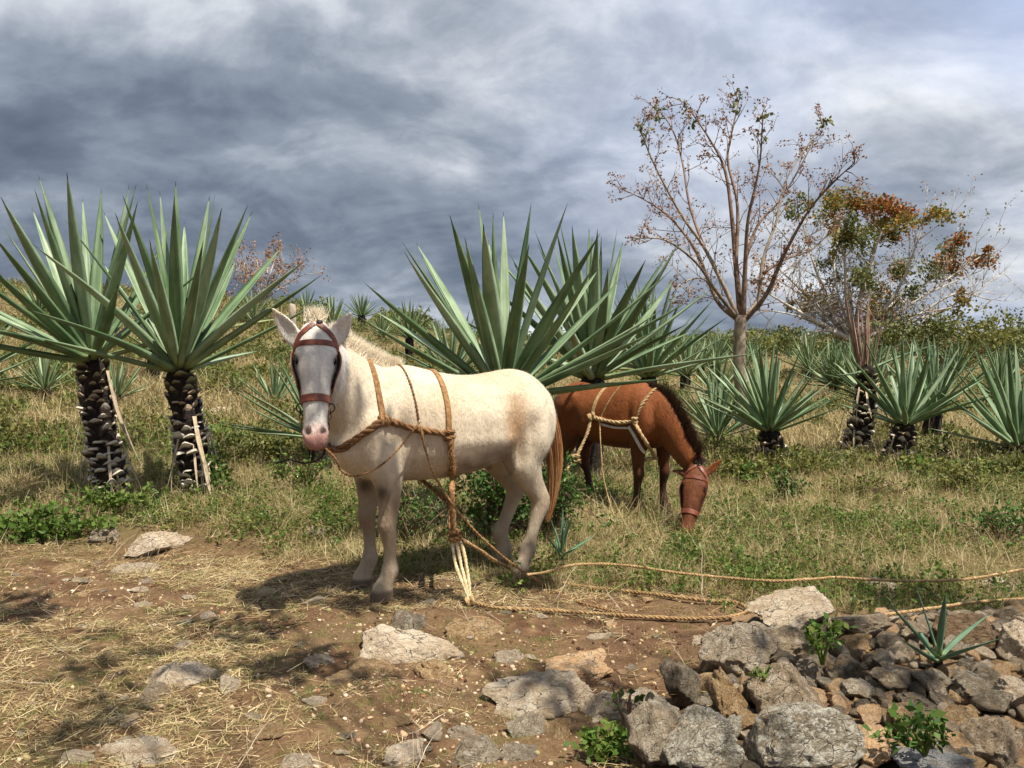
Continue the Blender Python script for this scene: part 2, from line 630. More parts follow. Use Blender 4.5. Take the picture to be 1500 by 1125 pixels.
M['agave_dark'] = mat_agave('agave_leaf_deep', (0.055, 0.115, 0.065), (0.09, 0.17, 0.095), (0.15, 0.24, 0.15))
M['agave_far'] = mat_agave('agave_leaf_pale', (0.085, 0.14, 0.052), (0.155, 0.215, 0.10), (0.26, 0.32, 0.175))
def mat_stub(name, base, tip):
    m, T, b = material(name)
    P = T.new('ShaderNodeTexCoord').outputs['Object']
    sep = T.new('ShaderNodeSeparateXYZ')
    T.link(P, sep.inputs[0])
    oi = T.new('ShaderNodeObjectInfo')
    off = T.vmath('SCALE', oi.outputs['Location'])
    off.node.inputs['Scale'].default_value = 21.0
    n = T.noise(T.vmath('ADD', P, off), 3.5, 6, 0.7, 0.3)
    f = T.math('ADD', T.math('ADD', sep.outputs[0], T.math('MULTIPLY', sep.outputs[2], 0.5)), T.math('MULTIPLY', T.math('SUBTRACT', n, 0.5), 0.9))
    f = T.math('ADD', f, T.math('MULTIPLY', T.math('SUBTRACT', oi.outputs['Random'], 0.5), 0.35))
    col = T.ramp(f, [(0.02, base), (0.20, tuple(0.5 * (p + q) for p, q in zip(base, tip))), (0.38, tip)])
    T.link(col, b.inputs['Base Color'])
    b.inputs['Roughness'].default_value = 0.9
    bump(T, b, n, 0.7, 0.05)
    return m


M['stub'] = mat_stub('leaf_stub', (0.050, 0.030, 0.020), (0.66, 0.58, 0.46))
M['stub_top'] = mat_stub('leaf_stub_fresh', (0.05, 0.032, 0.016), (0.30, 0.27, 0.13))
M['stub_mid'] = mat_stub('leaf_stub_dark', (0.026, 0.015, 0.011), (0.50, 0.37, 0.245))
M['agtrunk'] = mat_simple('agave_trunk', [(0.008, 0.005, 0.004), (0.02, 0.013, 0.009), (0.045, 0.03, 0.02)], 18, 0.95, 0.9, 0.03)
M['dryleaf'] = mat_simple('dry_agave_leaf', [(0.25, 0.18, 0.11), (0.42, 0.33, 0.22), (0.56, 0.47, 0.34)], 9, 0.8, 0.4, 0.01)
M['stalk'] = mat_simple('reddish_stalk', [(0.20, 0.10, 0.07), (0.33, 0.18, 0.13), (0.42, 0.30, 0.22)], 9, 0.8, 0.4, 0.01)
M['bark'] = mat_simple('bark_grey_brown', [(0.13, 0.095, 0.065), (0.30, 0.23, 0.165), (0.47, 0.385, 0.30)], 10, 0.9, 0.8, 0.02, (1, 1, 0.35))
M['twig'] = mat_simple('twig_brown', [(0.10, 0.062, 0.042), (0.20, 0.125, 0.085), (0.31, 0.21, 0.15)], 10, 0.9, 0.5, 0.01)
M['whitebark'] = mat_simple('bark_whitish', [(0.20, 0.165, 0.13), (0.44, 0.39, 0.33), (0.62, 0.57, 0.50)], 5, 0.9, 0.6, 0.02)
M['rope'] = mat_simple('sisal_rope_brown', [(0.11, 0.050, 0.019), (0.24, 0.122, 0.046), (0.37, 0.215, 0.095)], 55, 0.85, 0.6, 0.006)
M['rope_pale'] = mat_simple('sisal_rope_pale', [(0.20, 0.115, 0.048), (0.38, 0.245, 0.11), (0.54, 0.40, 0.215)], 55, 0.85, 0.6, 0.006)
M['rope_white'] = mat_simple('sisal_rope_new', [(0.40, 0.27, 0.12), (0.58, 0.44, 0.24), (0.70, 0.58, 0.37)], 55, 0.85, 0.6, 0.006)
M['cloth'] = mat_simple('off_white_padding', [(0.50, 0.45, 0.38), (0.68, 0.64, 0.57)], 40, 0.9, 0.6, 0.006)
M['leather'] = mat_simple('brown_leather', [(0.085, 0.020, 0.010), (0.17, 0.042, 0.018), (0.25, 0.075, 0.032)], 22, 0.5, 0.3, 0.004, spec=0.45)
M['leather_dark'] = mat_simple('black_leather', [(0.012, 0.008, 0.007), (0.028, 0.018, 0.015)], 25, 0.5, 0.3, 0.004)
M['metal'] = mat_simple('dark_iron', [(0.02, 0.013, 0.011), (0.07, 0.04, 0.03)], 40, 0.55, 0.4, 0.003)
M['coat'] = mat_coat('coat', 0.10)
M['coat_brown'] = mat_coat('coat_brown', 0.03)
M['mane_white'] = mat_hair('mane_cream', [(0.80, 0.70, 0.53), (0.86, 0.79, 0.65), (0.70, 0.58, 0.40)])
M['tail_orange'] = mat_hair('tail_tan', [(0.40, 0.165, 0.05), (0.54, 0.27, 0.095), (0.29, 0.11, 0.035), (0.58, 0.37, 0.18)])
M['mane_dark'] = mat_hair('mane_dark_brown', [(0.018, 0.011, 0.008), (0.045, 0.022, 0.012), (0.09, 0.04, 0.018)])
m_, T_, b_ = material('eye_dark')
b_.inputs['Base Color'].default_value = (0.010, 0.007, 0.006, 1)
b_.inputs['Roughness'].default_value = 0.12
M['eye'] = m_
M['hoof'] = mat_simple('hoof_horn', [(0.07, 0.045, 0.03), (0.14, 0.095, 0.065)], 30, 0.6, 0.3, 0.004)

# ------------------------------------------------------------------ the ground: one sheet to the horizon
def build_ground():
    def axis(fine0, fine1, step, lo, hi, g=1.09, cap=60.0):
        a = list(np.arange(fine0, fine1 + 1e-6, step))
        s, v = step, a[-1]
        while v < hi:
            s = min(s * g, cap)
            v += s
            a.append(v)
        s, v = step, a[0]
        left = []
        while v > lo:
            s = min(s * g, cap)
            v -= s
            left.append(v)
        return np.array(left[::-1] + a)
    xs = axis(-4.2, 4.2, 0.03, -1500, 1500, 1.06, 90)
    ys = axis(1.6, 7.6, 0.028, -60, 3200, 1.045, 120)
    X, Y = np.meshgrid(xs, ys)
    Z = H(X, Y)
    nx, ny = len(xs), len(ys)
    v = np.stack([X.ravel(), Y.ravel(), Z.ravel()], 1)
    i = np.arange(nx * ny).reshape(ny, nx)
    f = np.stack([i[:-1, :-1].ravel(), i[:-1, 1:].ravel(), i[1:, 1:].ravel(), i[1:, :-1].ravel()], 1)
    me = bpy.data.meshes.new('ground')
    me.vertices.add(len(v))
    me.vertices.foreach_set('co', v.ravel())
    me.loops.add(f.size)
    me.loops.foreach_set('vertex_index', f.ravel())
    me.polygons.add(len(f))
    me.polygons.foreach_set('loop_start', np.arange(0, f.size, 4))
    me.polygons.foreach_set('loop_total', np.full(len(f), 4))
    me.update()
    me.validate()
    me.polygons.foreach_set('use_smooth', [True] * len(me.polygons))
    me.materials.append(M['ground'])
    o = link('ground', me)
    o['kind'] = 'structure'
    return o


build_ground()


# ------------------------------------------------------------------ mules
def ring(c, u, w, ru, rw0, rw1, n=28, p=1.0):
    """closed section: u sideways, w up (rw0) and down (rw1)"""
    out = []
    for j in range(n):
        a = 2 * math.pi * j / n
        ca, sa = math.cos(a), math.sin(a)
        x = math.copysign(abs(ca) ** p, ca) * ru
        y = math.copysign(abs(sa) ** p, sa) * (rw0 if sa > 0 else rw1)
        out.append(Vector(c) + u * x + w * y)
    return out


def oloft(bag, rings):
    """loft with its faces turned outwards"""
    mb = MB()
    mb.loft(rings)
    bm = bmesh.new()
    vs = [bm.verts.new(p) for p in mb.v]
    for f in mb.f:
        bm.faces.new([vs[i] for i in f])
    bmesh.ops.recalc_face_normals(bm, faces=bm.faces)
    bm.verts.index_update()
    bag.add([v.co.copy() for v in bm.verts], [[v.index for v in f.verts] for f in bm.faces])
    bm.free()


TORSO = [  # x, top, bottom, half width
    (0.315, 1.06, 0.86, 0.07), (0.28, 1.13, 0.80, 0.125), (0.20, 1.21, 0.73, 0.175), (0.10, 1.28, 0.685, 0.21), (-0.03, 1.345, 0.665, 0.232),
    (-0.17, 1.362, 0.658, 0.252), (-0.32, 1.33, 0.655, 0.275), (-0.48, 1.30, 0.665, 0.29), (-0.63, 1.295, 0.69, 0.292), (-0.77, 1.312, 0.735, 0.28),
    (-0.90, 1.328, 0.80, 0.265), (-1.01, 1.305, 0.86, 0.24), (-1.10, 1.245, 0.90, 0.195), (-1.165, 1.17, 0.945, 0.13), (-1.19, 1.11, 1.0, 0.06)]


def leg_rings(pts, n=20):
    rings = []
    P = [Vector(p[:3]) for p in pts]
    for i, p in enumerate(pts):
        t = (P[min(i + 1, len(P) - 1)] - P[max(i - 1, 0)]).normalized()
        side = Vector((0, 1, 0))
        fw = side.cross(t)
        if fw.x < 0:
            fw = -fw
        if i == len(pts) - 1:
            fw = Vector((1, 0, 0))
        rings.append(ring(P[i], side, fw, p[4], p[3], p[3], n, 0.95))
    return rings


def front_leg(y, x=0.0, s=1):
    return [(x + .09, y * .80, 1.10, .125, .07), (x + .075, y * .92, .98, .145, .085), (x + .05, y, .86, .135, .092), (x + .02, y, .75, .108, .085), (x + .005, y, .66, .083, .070),
            (x + .005, y, .56, .067, .058), (x + .008, y, .49, .058, .053), (x + .018, y, .43, .058, .055), (x + .010, y, .385, .049, .047), (x, y, .32, .040, .036),
            (x - .002, y, .23, .038, .034), (x - .002, y, .165, .053, .047), (x + .012, y, .125, .048, .044), (x + .032, y, .085, .050, .046), (x + .042, y, .062, .060, .053), (x + .058, y, -.012, .074, .062)]


def hind_leg(y, dx=0.0):
    s = math.copysign(1, y)
    return [(-.985, s * .10, 1.17, .165, .085), (-.985, s * .135, 1.05, .185, .105), (-.965, s * .15, .94, .185, .112), (-.93, s * .158, .84, .168, .105), (-.915, s * .155, .75, .140, .092),
            (-.945, s * .150, .66, .105, .076), (-.99 + dx * .5, s * .145, .58, .078, .062), (-1.035 + dx, y, .51, .064, .054), (-1.048 + dx, y, .46, .066, .052), (-1.03 + dx, y, .405, .054, .046),
            (-1.00 + dx, y, .32, .041, .037), (-.975 + dx, y, .235, .040, .035), (-.955 + dx, y, .175, .055, .048), (-.935 + dx, y, .13, .050, .045), (-.91 + dx, y, .09, .051, .046), (-.898 + dx, y, .065, .060, .053), (-.88 + dx, y, -.012, .073, .061)]


def rest_leg(y):
    """hind leg resting on the toe"""
    s = math.copysign(1, y)
    return [(-.985, s * .10, 1.17, .165, .085), (-.975, s * .135, 1.05, .185, .105), (-.935, s * .15, .95, .185, .112), (-.89, s * .155, .86, .165, .105), (-.875, s * .152, .78, .135, .092),
            (-.91, s * .148, .69, .10, .074), (-.965, s * .14, .60, .074, .060), (-1.01, y, .53, .062, .052), (-1.02, y, .49, .063, .050), (-1.00, y, .44, .052, .045),
            (-.965, y, .36, .045, .040), (-.93, y, .285, .046, .040), (-.905, y, .235, .058, .048), (-.915, y, .19, .050, .045), (-.93, y, .15, .050, .046), (-.932, y, .125, .058, .052), (-.93, y, .03, .058, .050)]


def curve_interp(keys, n):
    """smoothly interpolated rows"""
    keys = np.array(keys, float)
    k = len(keys)
    out = []
    for i in range(k - 1):
        p0, p1, p2, p3 = keys[max(i - 1, 0)], keys[i], keys[i + 1], keys[min(i + 2, k - 1)]
        for j in range(n):
            t = j / n
            out.append(0.5 * ((2 * p1) + (p2 - p0) * t + (2 * p0 - 5 * p1 + 4 * p2 - p3) * t * t + (3 * p1 - p0 - 3 * p2 + p3) * t ** 3))
    out.append(keys[-1])
    return out


def make_mule(name, origin, heading, scale, neck, poll, muzzle, face_to, legs, coat_fn, coat_mat, ears, voxel=0.0085):
    """origin: world point on the ground between the front feet; heading: unit xy vector; the rest in mule coordinates"""
    f = Vector((heading[0], heading[1], 0)).normalized()
    l = Vector((-f.y, f.x, 0))
    rot = Matrix((f, l, Vector((0, 0, 1)))).transposed()

    def L2W(p):
        return Vector(origin) + rot @ (Vector(p) * scale)

    bag = MB()
    # trunk
    rings = []
    for (x, zt, zb, w) in curve_interp(TORSO, 3):
        c = Vector((x, 0, zb + 0.47 * (zt - zb)))
        rg = []
        for j in range(36):
            a = 2 * math.pi * j / 36
            ca, sa = math.cos(a), math.sin(a)
            yy = math.copysign(abs(ca) ** 0.9, ca) * w
            if sa > 0:
                yy *= 1 - 0.20 * sa ** 3
                z = c.z + sa * (zt - c.z)
            else:
                z = c.z + math.copysign(abs(sa) ** 0.92, sa) * (c.z - zb)
            rg.append(Vector((x, yy, z)))
        rings.append(rg)
    oloft(bag, rings)
    for lg in legs:
        oloft(bag, leg_rings(curve_interp(lg, 2)))
    # neck
    kn = curve_interp(neck, 3)
    rings = []
    for i, k in enumerate(kn):
        c = Vector(k[:3])
        t = (Vector(kn[min(i + 1, len(kn) - 1)][:3]) - Vector(kn[max(i - 1, 0)][:3])).normalized()
        side = t.cross(Vector((0, 0, 1)))
        if side.length < 0.05:
            side = Vector((0, 1, 0))
        side.normalize()
        up = side.cross(t).normalized()
        if up.z < 0:
            up = -up
        # upper half narrow towards the crest
        rg = []
        for j in range(28):
            a = 2 * math.pi * j / 28
            ca, sa = math.cos(a), math.sin(a)
            wd = k[4] * ca * (1 - 0.35 * max(sa, 0) ** 2)
            rg.append(c + side * wd + up * (k[3] * sa))
        rings.append(rg)
    oloft(bag, rings)
    # head
    P = Vector(poll)
    Mz = Vector(muzzle)
    a = (Mz - P)
    HL = a.length
    a.normalize()
    n = Vector(face_to)
    n = (n - a * n.dot(a)).normalized()
    s = a.cross(n).normalized()
    HEAD = [(-.07, .045, .03, .05), (-.02, .078, .055, .09), (.06, .094, .074, .125), (.16, .105, .087, .155), (.27, .113, .092, .175), (.36, .108, .090, .178), (.46, .092, .086, .155), (.57, .075, .080, .118),
            (.68, .063, .072, .088), (.78, .060, .065, .074), (.87, .067, .061, .070), (.94, .070, .056, .066), (1.0, .060, .044, .054), (1.045, .036, .022, .032)]
    rings = []
    for (t, w, fr, bk) in curve_interp(HEAD, 3):
        c = P + a * (HL * t)
        rg = []
        for j in range(32):
            an = 2 * math.pi * j / 32
            ca, sa = math.cos(an), math.sin(an)
            xx = math.copysign(abs(ca) ** 0.82, ca) * w
            if sa < 0:
                xx *= 1 - 0.35 * sa * sa
            yy = math.copysign(abs(sa) ** 0.88, sa) * (fr if sa > 0 else bk)
            rg.append(c + s * xx + n * yy)
        rings.append(rg)
    oloft(bag, rings)

    def head_pt(t, side, front):
        return P + a * (HL * t) + s * side + n * front
    # ears: crescent sections
    for (base, tip, opn, wid) in ears:
        base, tip, opn = Vector(base), Vector(tip), Vector(opn)
        ax = (tip - base)
        L = ax.length
        ax.normalize()
        o = (opn - ax * opn.dot(ax)).normalized()
        e = ax.cross(o).normalized()
        rings = []
        for (t, w, th, cup) in [(-.20, .028, .026, 0), (0, .034, .026, .004), (.18, .046, .020, .014), (.38, .049, .015, .018), (.6, .040, .012, .014), (.8, .025, .010, .007), (.93, .012, .008, .002), (1.0, .004, .004, 0)]:
            w *= wid / .049
            c = base + ax * (L * t)
            rg = []
            for j in range(20):
                an = 2 * math.pi * j / 20
                xx = math.cos(an) * w
                yy = math.sin(an) * th + cup * ((xx / max(w, 1e-4)) ** 2) * 1.4 - cup
                rg.append(c + e * xx + o * yy)
            rings.append(rg)
        oloft(bag, rings)
    me = bag.mesh('tmp', M[coat_mat])
    tmp = bpy.data.objects.new('tmp', me)
    COL.objects.link(tmp)
    rm = tmp.modifiers.new('r', 'REMESH')
    rm.mode = 'VOXEL'
    rm.voxel_size = voxel
    rm.use_smooth_shade = True
    sm = tmp.modifiers.new('s', 'SMOOTH')
    sm.factor = 0.5
    sm.iterations = 7
    dg = bpy.context.evaluated_depsgraph_get()
    body = bpy.data.meshes.new_from_object(tmp.evaluated_get(dg))
    bpy.data.objects.remove(tmp)
    nv = len(body.vertices)
    co = np.empty(nv * 3)
    body.vertices.foreach_get('co', co)
    co = co.reshape(-1, 3)

    def push(c, r, vec):
        c = np.array(c)
        if not hasattr(r, '__len__'):
            r = (r, r, r)
        d2 = (((co - c) / np.array(r)) ** 2).sum(1)
        w = np.exp(-d2)
        co[:] += w[:, None] * np.array(vec)[None, :]
    # extra blending where limbs and neck join the trunk: relax along edges
    ne = len(body.edges)
    ed = np.empty(ne * 2, int)
    body.edges.foreach_get('vertices', ed)
    ed = ed.reshape(-1, 2)
    deg = np.bincount(ed.ravel(), minlength=nv).astype(float)
    zone = np.exp(-((co[:, 2] - 0.98) / 0.30) ** 4)
    headc = np.array(P + a * HL * .5)
    zone *= 1 - np.exp(-((co - headc) ** 2).sum(1) / 0.33 ** 2) * 0.9
    for _ in range(45):
        acc = np.zeros_like(co)
        for ax_ in range(3):
            acc[:, ax_] = np.bincount(ed[:, 0], co[ed[:, 1], ax_], nv) + np.bincount(ed[:, 1], co[ed[:, 0], ax_], nv)
        avg = acc / deg[:, None]
        co += (avg - co) * (zone * 0.6)[:, None]
    sv, nvv, av = np.array(s), np.array(n), np.array(a)
    for sd in (-1, 1):
        # nostrils, eye sockets, brow, cheek groove
        push(head_pt(.905, sd * .044, .050), .0160, sv * (-sd * .010) - nvv * .034)
        push(head_pt(.905, sd * .026, .060), .012, nvv * .006)
        push(head_pt(.905, sd * .064, .030), .018, sv * (sd * .007) + nvv * .004)
        push(head_pt(.295, sd * .108, .035), .026, -sv * sd * .012)
        push(head_pt(.235, sd * .095, .06), .03, sv * sd * .010 + nvv * .005)
        push(head_pt(.60, sd * .045, .075), (.03, .03, .07), -nvv * .007)
        push(head_pt(.42, sd * .052, .088), (.022, .022, .06), -nvv * .008)
        push(head_pt(.45, sd * .088, .01), (.04, .04, .06), -sv * sd * .008)
        # shoulder blade, elbow, flank hollow, point of hip, thigh muscle
        push((0.13, sd * .24, 1.0), (.07, .08, .17), (0, sd * .022, 0))
        push((-0.065, sd * .25, .98), (.045, .08, .20), (0, -sd * .026, 0))
        push((-0.10, sd * .24, .76), (.07, .07, .08), (0, -sd * .012, 0))
        push((-0.77, sd * .28, .98), (.07, .09, .12), (0, -sd * .024, 0))
        push((-0.80, sd * .25, 1.20), (.05, .06, .05), (0, sd * .020, .008))
        push((-1.01, sd * .26, .92), (.05, .08, .17), (0, sd * .012, 0))
        push((-0.92, sd * .26, .86), (.03, .08, .15), (0, -sd * .012, 0))
        push((-1.075, sd * .24, .90), (.03, .07, .14), (0, -sd * .014, 0))
        push((0.24, sd * .12, .86), (.07, .07, .08), (.02, sd * .012, 0))
        # creases and muscle edges: shoulder, elbow, stifle, thigh, jaw
        push((0.035, sd * .24, 1.02), (.022, .07, .16), (0, -sd * .014, 0))
        push((0.20, sd * .17, 1.05), (.03, .06, .10), (0, -sd * .014, 0))
        push((-0.845, sd * .25, .80), (.035, .07, .09), (0, -sd * .020, 0))
        push((-0.955, sd * .26, 1.08), (.10, .07, .09), (0, sd * .014, 0))
        push((-0.90, sd * .22, .70), (.06, .06, .06), (.012, sd * .006, 0))
        push((-0.55, sd * .29, .90), (.22, .05, .05), (0, sd * .010, 0))
        push((0.01, sd * .19, .60), (.03, .04, .09), (0, sd * .008, 0))
        push(head_pt(.40, sd * .075, -.11), (.05, .05, .05), sv * sd * .010)
        push(head_pt(.34, sd * .112, .02), (.012, .012, .05), -sv * sd * .006)
        push(head_pt(.62, sd * .06, .03), (.014, .014, .09), sv * sd * .005)
        # ribs, barely
        for q in range(5):
            push((-.24 - .085 * q, sd * .28, .93), (.018, .06, .13), (0, -sd * .0035, 0))
    push((0.31, 0, .90), (.06, .03, .12), (-.022, 0, 0))
    coat = coat_fn(co, head_pt, np.array(P), av, sv, nvv, HL)
    Mx = np.array(rot)
    cw = (co * scale) @ Mx.T + np.array(origin)
    body.vertices.foreach_set('co', cw.ravel())
    at_ = body.attributes.new('coat', 'FLOAT_COLOR', 'POINT')
    at_.data.foreach_set('color', np.concatenate([coat, np.ones((nv, 1))], 1).astype(np.float32).ravel())
    body.update()
    body.materials.clear()
    body.materials.append(M[coat_mat])
    body.polygons.foreach_set('use_smooth', [True] * len(body.polygons))
    root = empty(name, origin)
    bo = link('body', body, root)
    polys = [tuple(p.vertices) for p in body.polygons]
    bvh = BVHTree.FromPolygons([Vector(v) for v in cw], polys)
    # eyes
    for sd in (-1, 1):
        mb = MB()
        bm = bmesh.new()
        bmesh.ops.create_uvsphere(bm, u_segments=16, v_segments=10, radius=0.023 * scale)
        c = L2W(head_pt(.298, sd * .084, .036))
        mb.add([c + v.co for v in bm.verts], [[v.index for v in f_.verts] for f_ in bm.faces])
        bm.free()
        mb.obj('eye', M['eye'], root)
    info = dict(root=root, bvh=bvh, L2W=L2W, head_pt=lambda *q: L2W(head_pt(*q)), s=rot @ s, n=rot @ n, a=rot @ a, f=f, l=l, scale=scale, HL=HL * scale, rot=rot)
    return info


def hoof_part(info, pts, scale):
    pass


def noise3(co, k, off):
    s = np.zeros(len(co))
    r = np.random.default_rng(off)
    for i in range(7):
        d = r.normal(size=3)
        d /= np.linalg.norm(d)
        s += np.sin((co @ d) * k * (1 + 0.35 * i) + r.uniform(0, 6.28)) * (0.9 ** i)
    return s / 3.0


def lerpc(c, w, col):
    return c * (1 - w[:, None]) + np.array(col)[None, :] * w[:, None]


def ball(co, c, r):
    if not hasattr(r, '__len__'):
        r = (r, r, r)
    return np.exp(-(((co - np.array(c)) / np.array(r)) ** 2).sum(1))


def coat_white(co, hp, P, a, s, n, HL):
    nz = noise3(co, 9, 3)
    nz2 = noise3(co, 26, 5)
    c = np.tile(np.array([[0.63, 0.535, 0.39]]), (len(co), 1))
    c = lerpc(c, np.clip(0.5 * (nz + 0.2), 0, 0.55), (0.53, 0.40, 0.255))
    c = lerpc(c, np.clip(0.5 * (noise3(co * np.array([1, 1, .45]), 17, 9) - 0.25), 0, 0.5), (0.47, 0.36, 0.24))
    t = ((co - P) @ a) / HL
    rad = np.linalg.norm((co - P) - np.outer((co - P) @ a, a), axis=1)
    head = ((t > -0.15) & (t < 1.2) & (rad < 0.24) & (co[:, 2] > 0.85)).astype(float)
    c = lerpc(c, head * 0.8, (0.66, 0.62, 0.55))
    z = co[:, 2]
    # flank and loin tan, darker belly fringe; belly shade put into the coat colour
    c = lerpc(c, 0.85 * ball(co, (-.80, .28, .98), (.08, .2, .20)), (0.50, 0.285, 0.135))
    c = lerpc(c, 0.55 * ball(co, (-.86, .2, 1.26), (.14, .3, .07)), (0.48, 0.34, 0.21))
    c = lerpc(c, 0.55 * ball(co, (-.35, .28, 1.12), (.10, .2, .10)), (0.46, 0.35, 0.235))
    c = lerpc(c, 0.45 * ball(co, (-.15, .28, 1.16), (.07, .2, .10)), (0.46, 0.36, 0.25))
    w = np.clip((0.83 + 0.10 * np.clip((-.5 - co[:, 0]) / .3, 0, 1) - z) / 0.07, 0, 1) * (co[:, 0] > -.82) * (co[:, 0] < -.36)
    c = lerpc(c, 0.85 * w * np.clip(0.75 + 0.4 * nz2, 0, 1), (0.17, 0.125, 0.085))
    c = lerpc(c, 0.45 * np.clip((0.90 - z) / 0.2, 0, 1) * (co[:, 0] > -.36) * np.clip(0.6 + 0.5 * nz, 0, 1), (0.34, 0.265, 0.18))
    # legs: darker tan, paler near the hooves, with dark patches at the knees
    lw = np.clip((0.74 - z) / 0.14, 0, 1) * (1 - head)
    c = lerpc(c, lw * np.clip(0.8 + 0.35 * nz, 0, 1), (0.31, 0.225, 0.142))
    for sd in (-1, 1):
        c = lerpc(c, 0.9 * ball(co, (.06, sd * .15 + .05, .63), (.045, .06, .05)), (0.07, 0.045, 0.03))
        c = lerpc(c, 0.6 * ball(co, (.05, sd * .15, .42), (.05, .07, .07)), (0.24, 0.15, 0.09))
        c = lerpc(c, 0.6 * ball(co, (-1.08, sd * .14, .46), (.05, .08, .06)), (0.33, 0.20, 0.11))
    c = lerpc(c, 0.8 * np.clip((0.26 - z) / 0.1, 0, 1) * np.clip(0.5 + 0.5 * nz2, 0, 1) * (1 - head), (0.44, 0.35, 0.245))
    hoof = np.clip((0.062 + 0.006 * nz2 - z) / 0.02, 0, 1) * (1 - head)
    c = lerpc(c, hoof, (0.13, 0.09, 0.06))
    # pink muzzle
    mz = np.clip((t - 0.80) / 0.07, 0, 1) * head
    c = lerpc(c, mz * 0.8, (0.66, 0.47, 0.40))
    mz = np.clip((t - 0.885 + 0.015 * nz2) / 0.05, 0, 1) * head
    c = lerpc(c, mz * 0.9, (0.42, 0.205, 0.165))
    for sd in (-1, 1):
        c = lerpc(c, np.clip(1.5 * ball(co, hp(.905, sd * .043, .040), (.017, .017, .017)), 0, 1), (0.07, 0.03, 0.026))
        c = lerpc(c, 0.9 * ball(co, hp(.298, sd * .11, .045), (.03, .03, .03)), (0.12, 0.09, 0.08))
        c = lerpc(c, 0.45 * ball(co, hp(.50, sd * .03, .09), (.012, .03, .05)), (0.48, 0.44, 0.38))
    return c


def coat_brown(co, hp, P, a, s, n, HL):
    nz = noise3(co, 9, 13)
    nz2 = noise3(co, 26, 15)
    z = co[:, 2]
    c = np.tile(np.array([[0.205, 0.061, 0.015]]), (len(co), 1))
    c = lerpc(c, np.clip(0.4 * (nz + 0.1), 0, 0.5), (0.105, 0.028, 0.008))
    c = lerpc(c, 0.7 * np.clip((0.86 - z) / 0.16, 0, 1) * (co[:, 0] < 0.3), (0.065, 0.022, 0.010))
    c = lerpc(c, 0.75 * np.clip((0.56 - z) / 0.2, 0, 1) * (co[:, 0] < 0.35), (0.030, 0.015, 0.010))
    hoof = np.clip((0.062 - z) / 0.012, 0, 1) * (co[:, 0] < 0.35)
    c = lerpc(c, hoof, (0.05, 0.035, 0.025))
    t = ((co - P) @ a) / HL
    rad = np.linalg.norm((co - P) - np.outer((co - P) @ a, a), axis=1)
    head = ((t > -0.05) & (t < 1.2) & (rad < 0.2)).astype(float)
    c = lerpc(c, head * 0.55, (0.065, 0.020, 0.009))
    c = lerpc(c, head * np.clip((t - 0.72) / 0.1, 0, 1) * 0.8, (0.15, 0.045, 0.018))
    for sd in (-1, 1):
        c = lerpc(c, np.clip(1.3 * ball(co, hp(.905, sd * .043, .046), .0135), 0, 1), (0.015, 0.008, 0.006))
    return c


def to_local(w, origin, f, scale):
    d = Vector(w) - Vector(origin)
    l = Vector((-f.y, f.x, 0))
    return Vector((d.dot(f), d.dot(l), d.z)) / scale


# white mule
WF = Vector((-math.cos(R(30)), -math.sin(R(30)), 0))
WO = Vector((-0.795, 5.085, 0))
WO.z = hz(WO.x, WO.y) + 0.004
wl = lambda p: to_local(p, WO, WF, 1.0)
poll_w = at(463, 484, 4.64)
muz_w = at(462, 652, 4.43)
wp, wm = wl(poll_w), wl(muz_w)
neck_w = [(-.08, 0, 1.04, .30, .185), (.09, .015, 1.12, .275, .165), (.22, .06, 1.235, .225, .130), (.32, .125, 1.335, .185, .108), (.395, .20, 1.41, .150, .094), (wp.x - .025, wp.y - .03, 1.475, .118, .082)]
e1b, e1t = wl(at(437, 503, 4.66)), wl(at(397, 450, 4.66))
e2b, e2t = wl(at(486, 504, 4.63)), wl(at(515, 456, 4.63))
tocam = wl(CAMV) - wp
tocam.normalize()
eo1 = wl(poll_w + Vector((-.35, -1, 0.0))) - wp
eo2 = wl(poll_w + Vector((0.55, -1, 0.0))) - wp
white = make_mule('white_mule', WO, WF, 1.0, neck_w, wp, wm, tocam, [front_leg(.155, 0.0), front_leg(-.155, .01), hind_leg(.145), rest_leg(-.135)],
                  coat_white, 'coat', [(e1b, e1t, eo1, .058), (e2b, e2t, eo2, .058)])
tag(white['root'], 'white mule standing in harness with its head turned, roped and wearing a bridle', 'mule')

# brown mule
BF = Vector((math.cos(R(-45)), math.sin(R(-45)), 0))
BS = 0.85
BO = Vector((1.166, 7.35, 0))
BO.z = hz(BO.x, BO.y)
bl = lambda p: to_local(p, BO, BF, BS)
poll_b = at(1022, 688, 6.72)
muz_b = at(1003, 792, 6.48)
bp, bmz = bl(poll_b), bl(muz_b)
neck_b = [(-.06, 0, 1.03, .29, .185), (.11, -.01, 1.015, .27, .165), (.27, -.045, .945, .225, .130), (.42, -.095, .835, .190, .110), (.55, -.15, .72, .160, .098), (bp.x * .955, bp.y * .92, bp.z + .05, .125, .088)]
ftb = (Vector((-0.25, -0.8, 0.50))).normalized()
ftl = Vector((ftb.dot(BF), ftb.dot(Vector((-BF.y, BF.x, 0))), ftb.z))
be1b, be1t = bl(at(1035, 694, 6.70)), bl(at(1059, 671, 6.72))
be2b, be2t = bl(at(1000, 694, 6.80)), bl(at(984, 690, 7.0))
beo = bl(poll_b + Vector((0.2, -1, -0.2))) - bp
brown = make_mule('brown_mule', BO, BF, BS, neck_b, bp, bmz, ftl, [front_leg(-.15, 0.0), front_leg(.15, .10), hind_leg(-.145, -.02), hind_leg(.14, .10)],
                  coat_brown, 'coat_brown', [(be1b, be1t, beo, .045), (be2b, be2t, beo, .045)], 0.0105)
tag(brown['root'], 'chestnut brown mule grazing with its head down in the grass', 'mule')


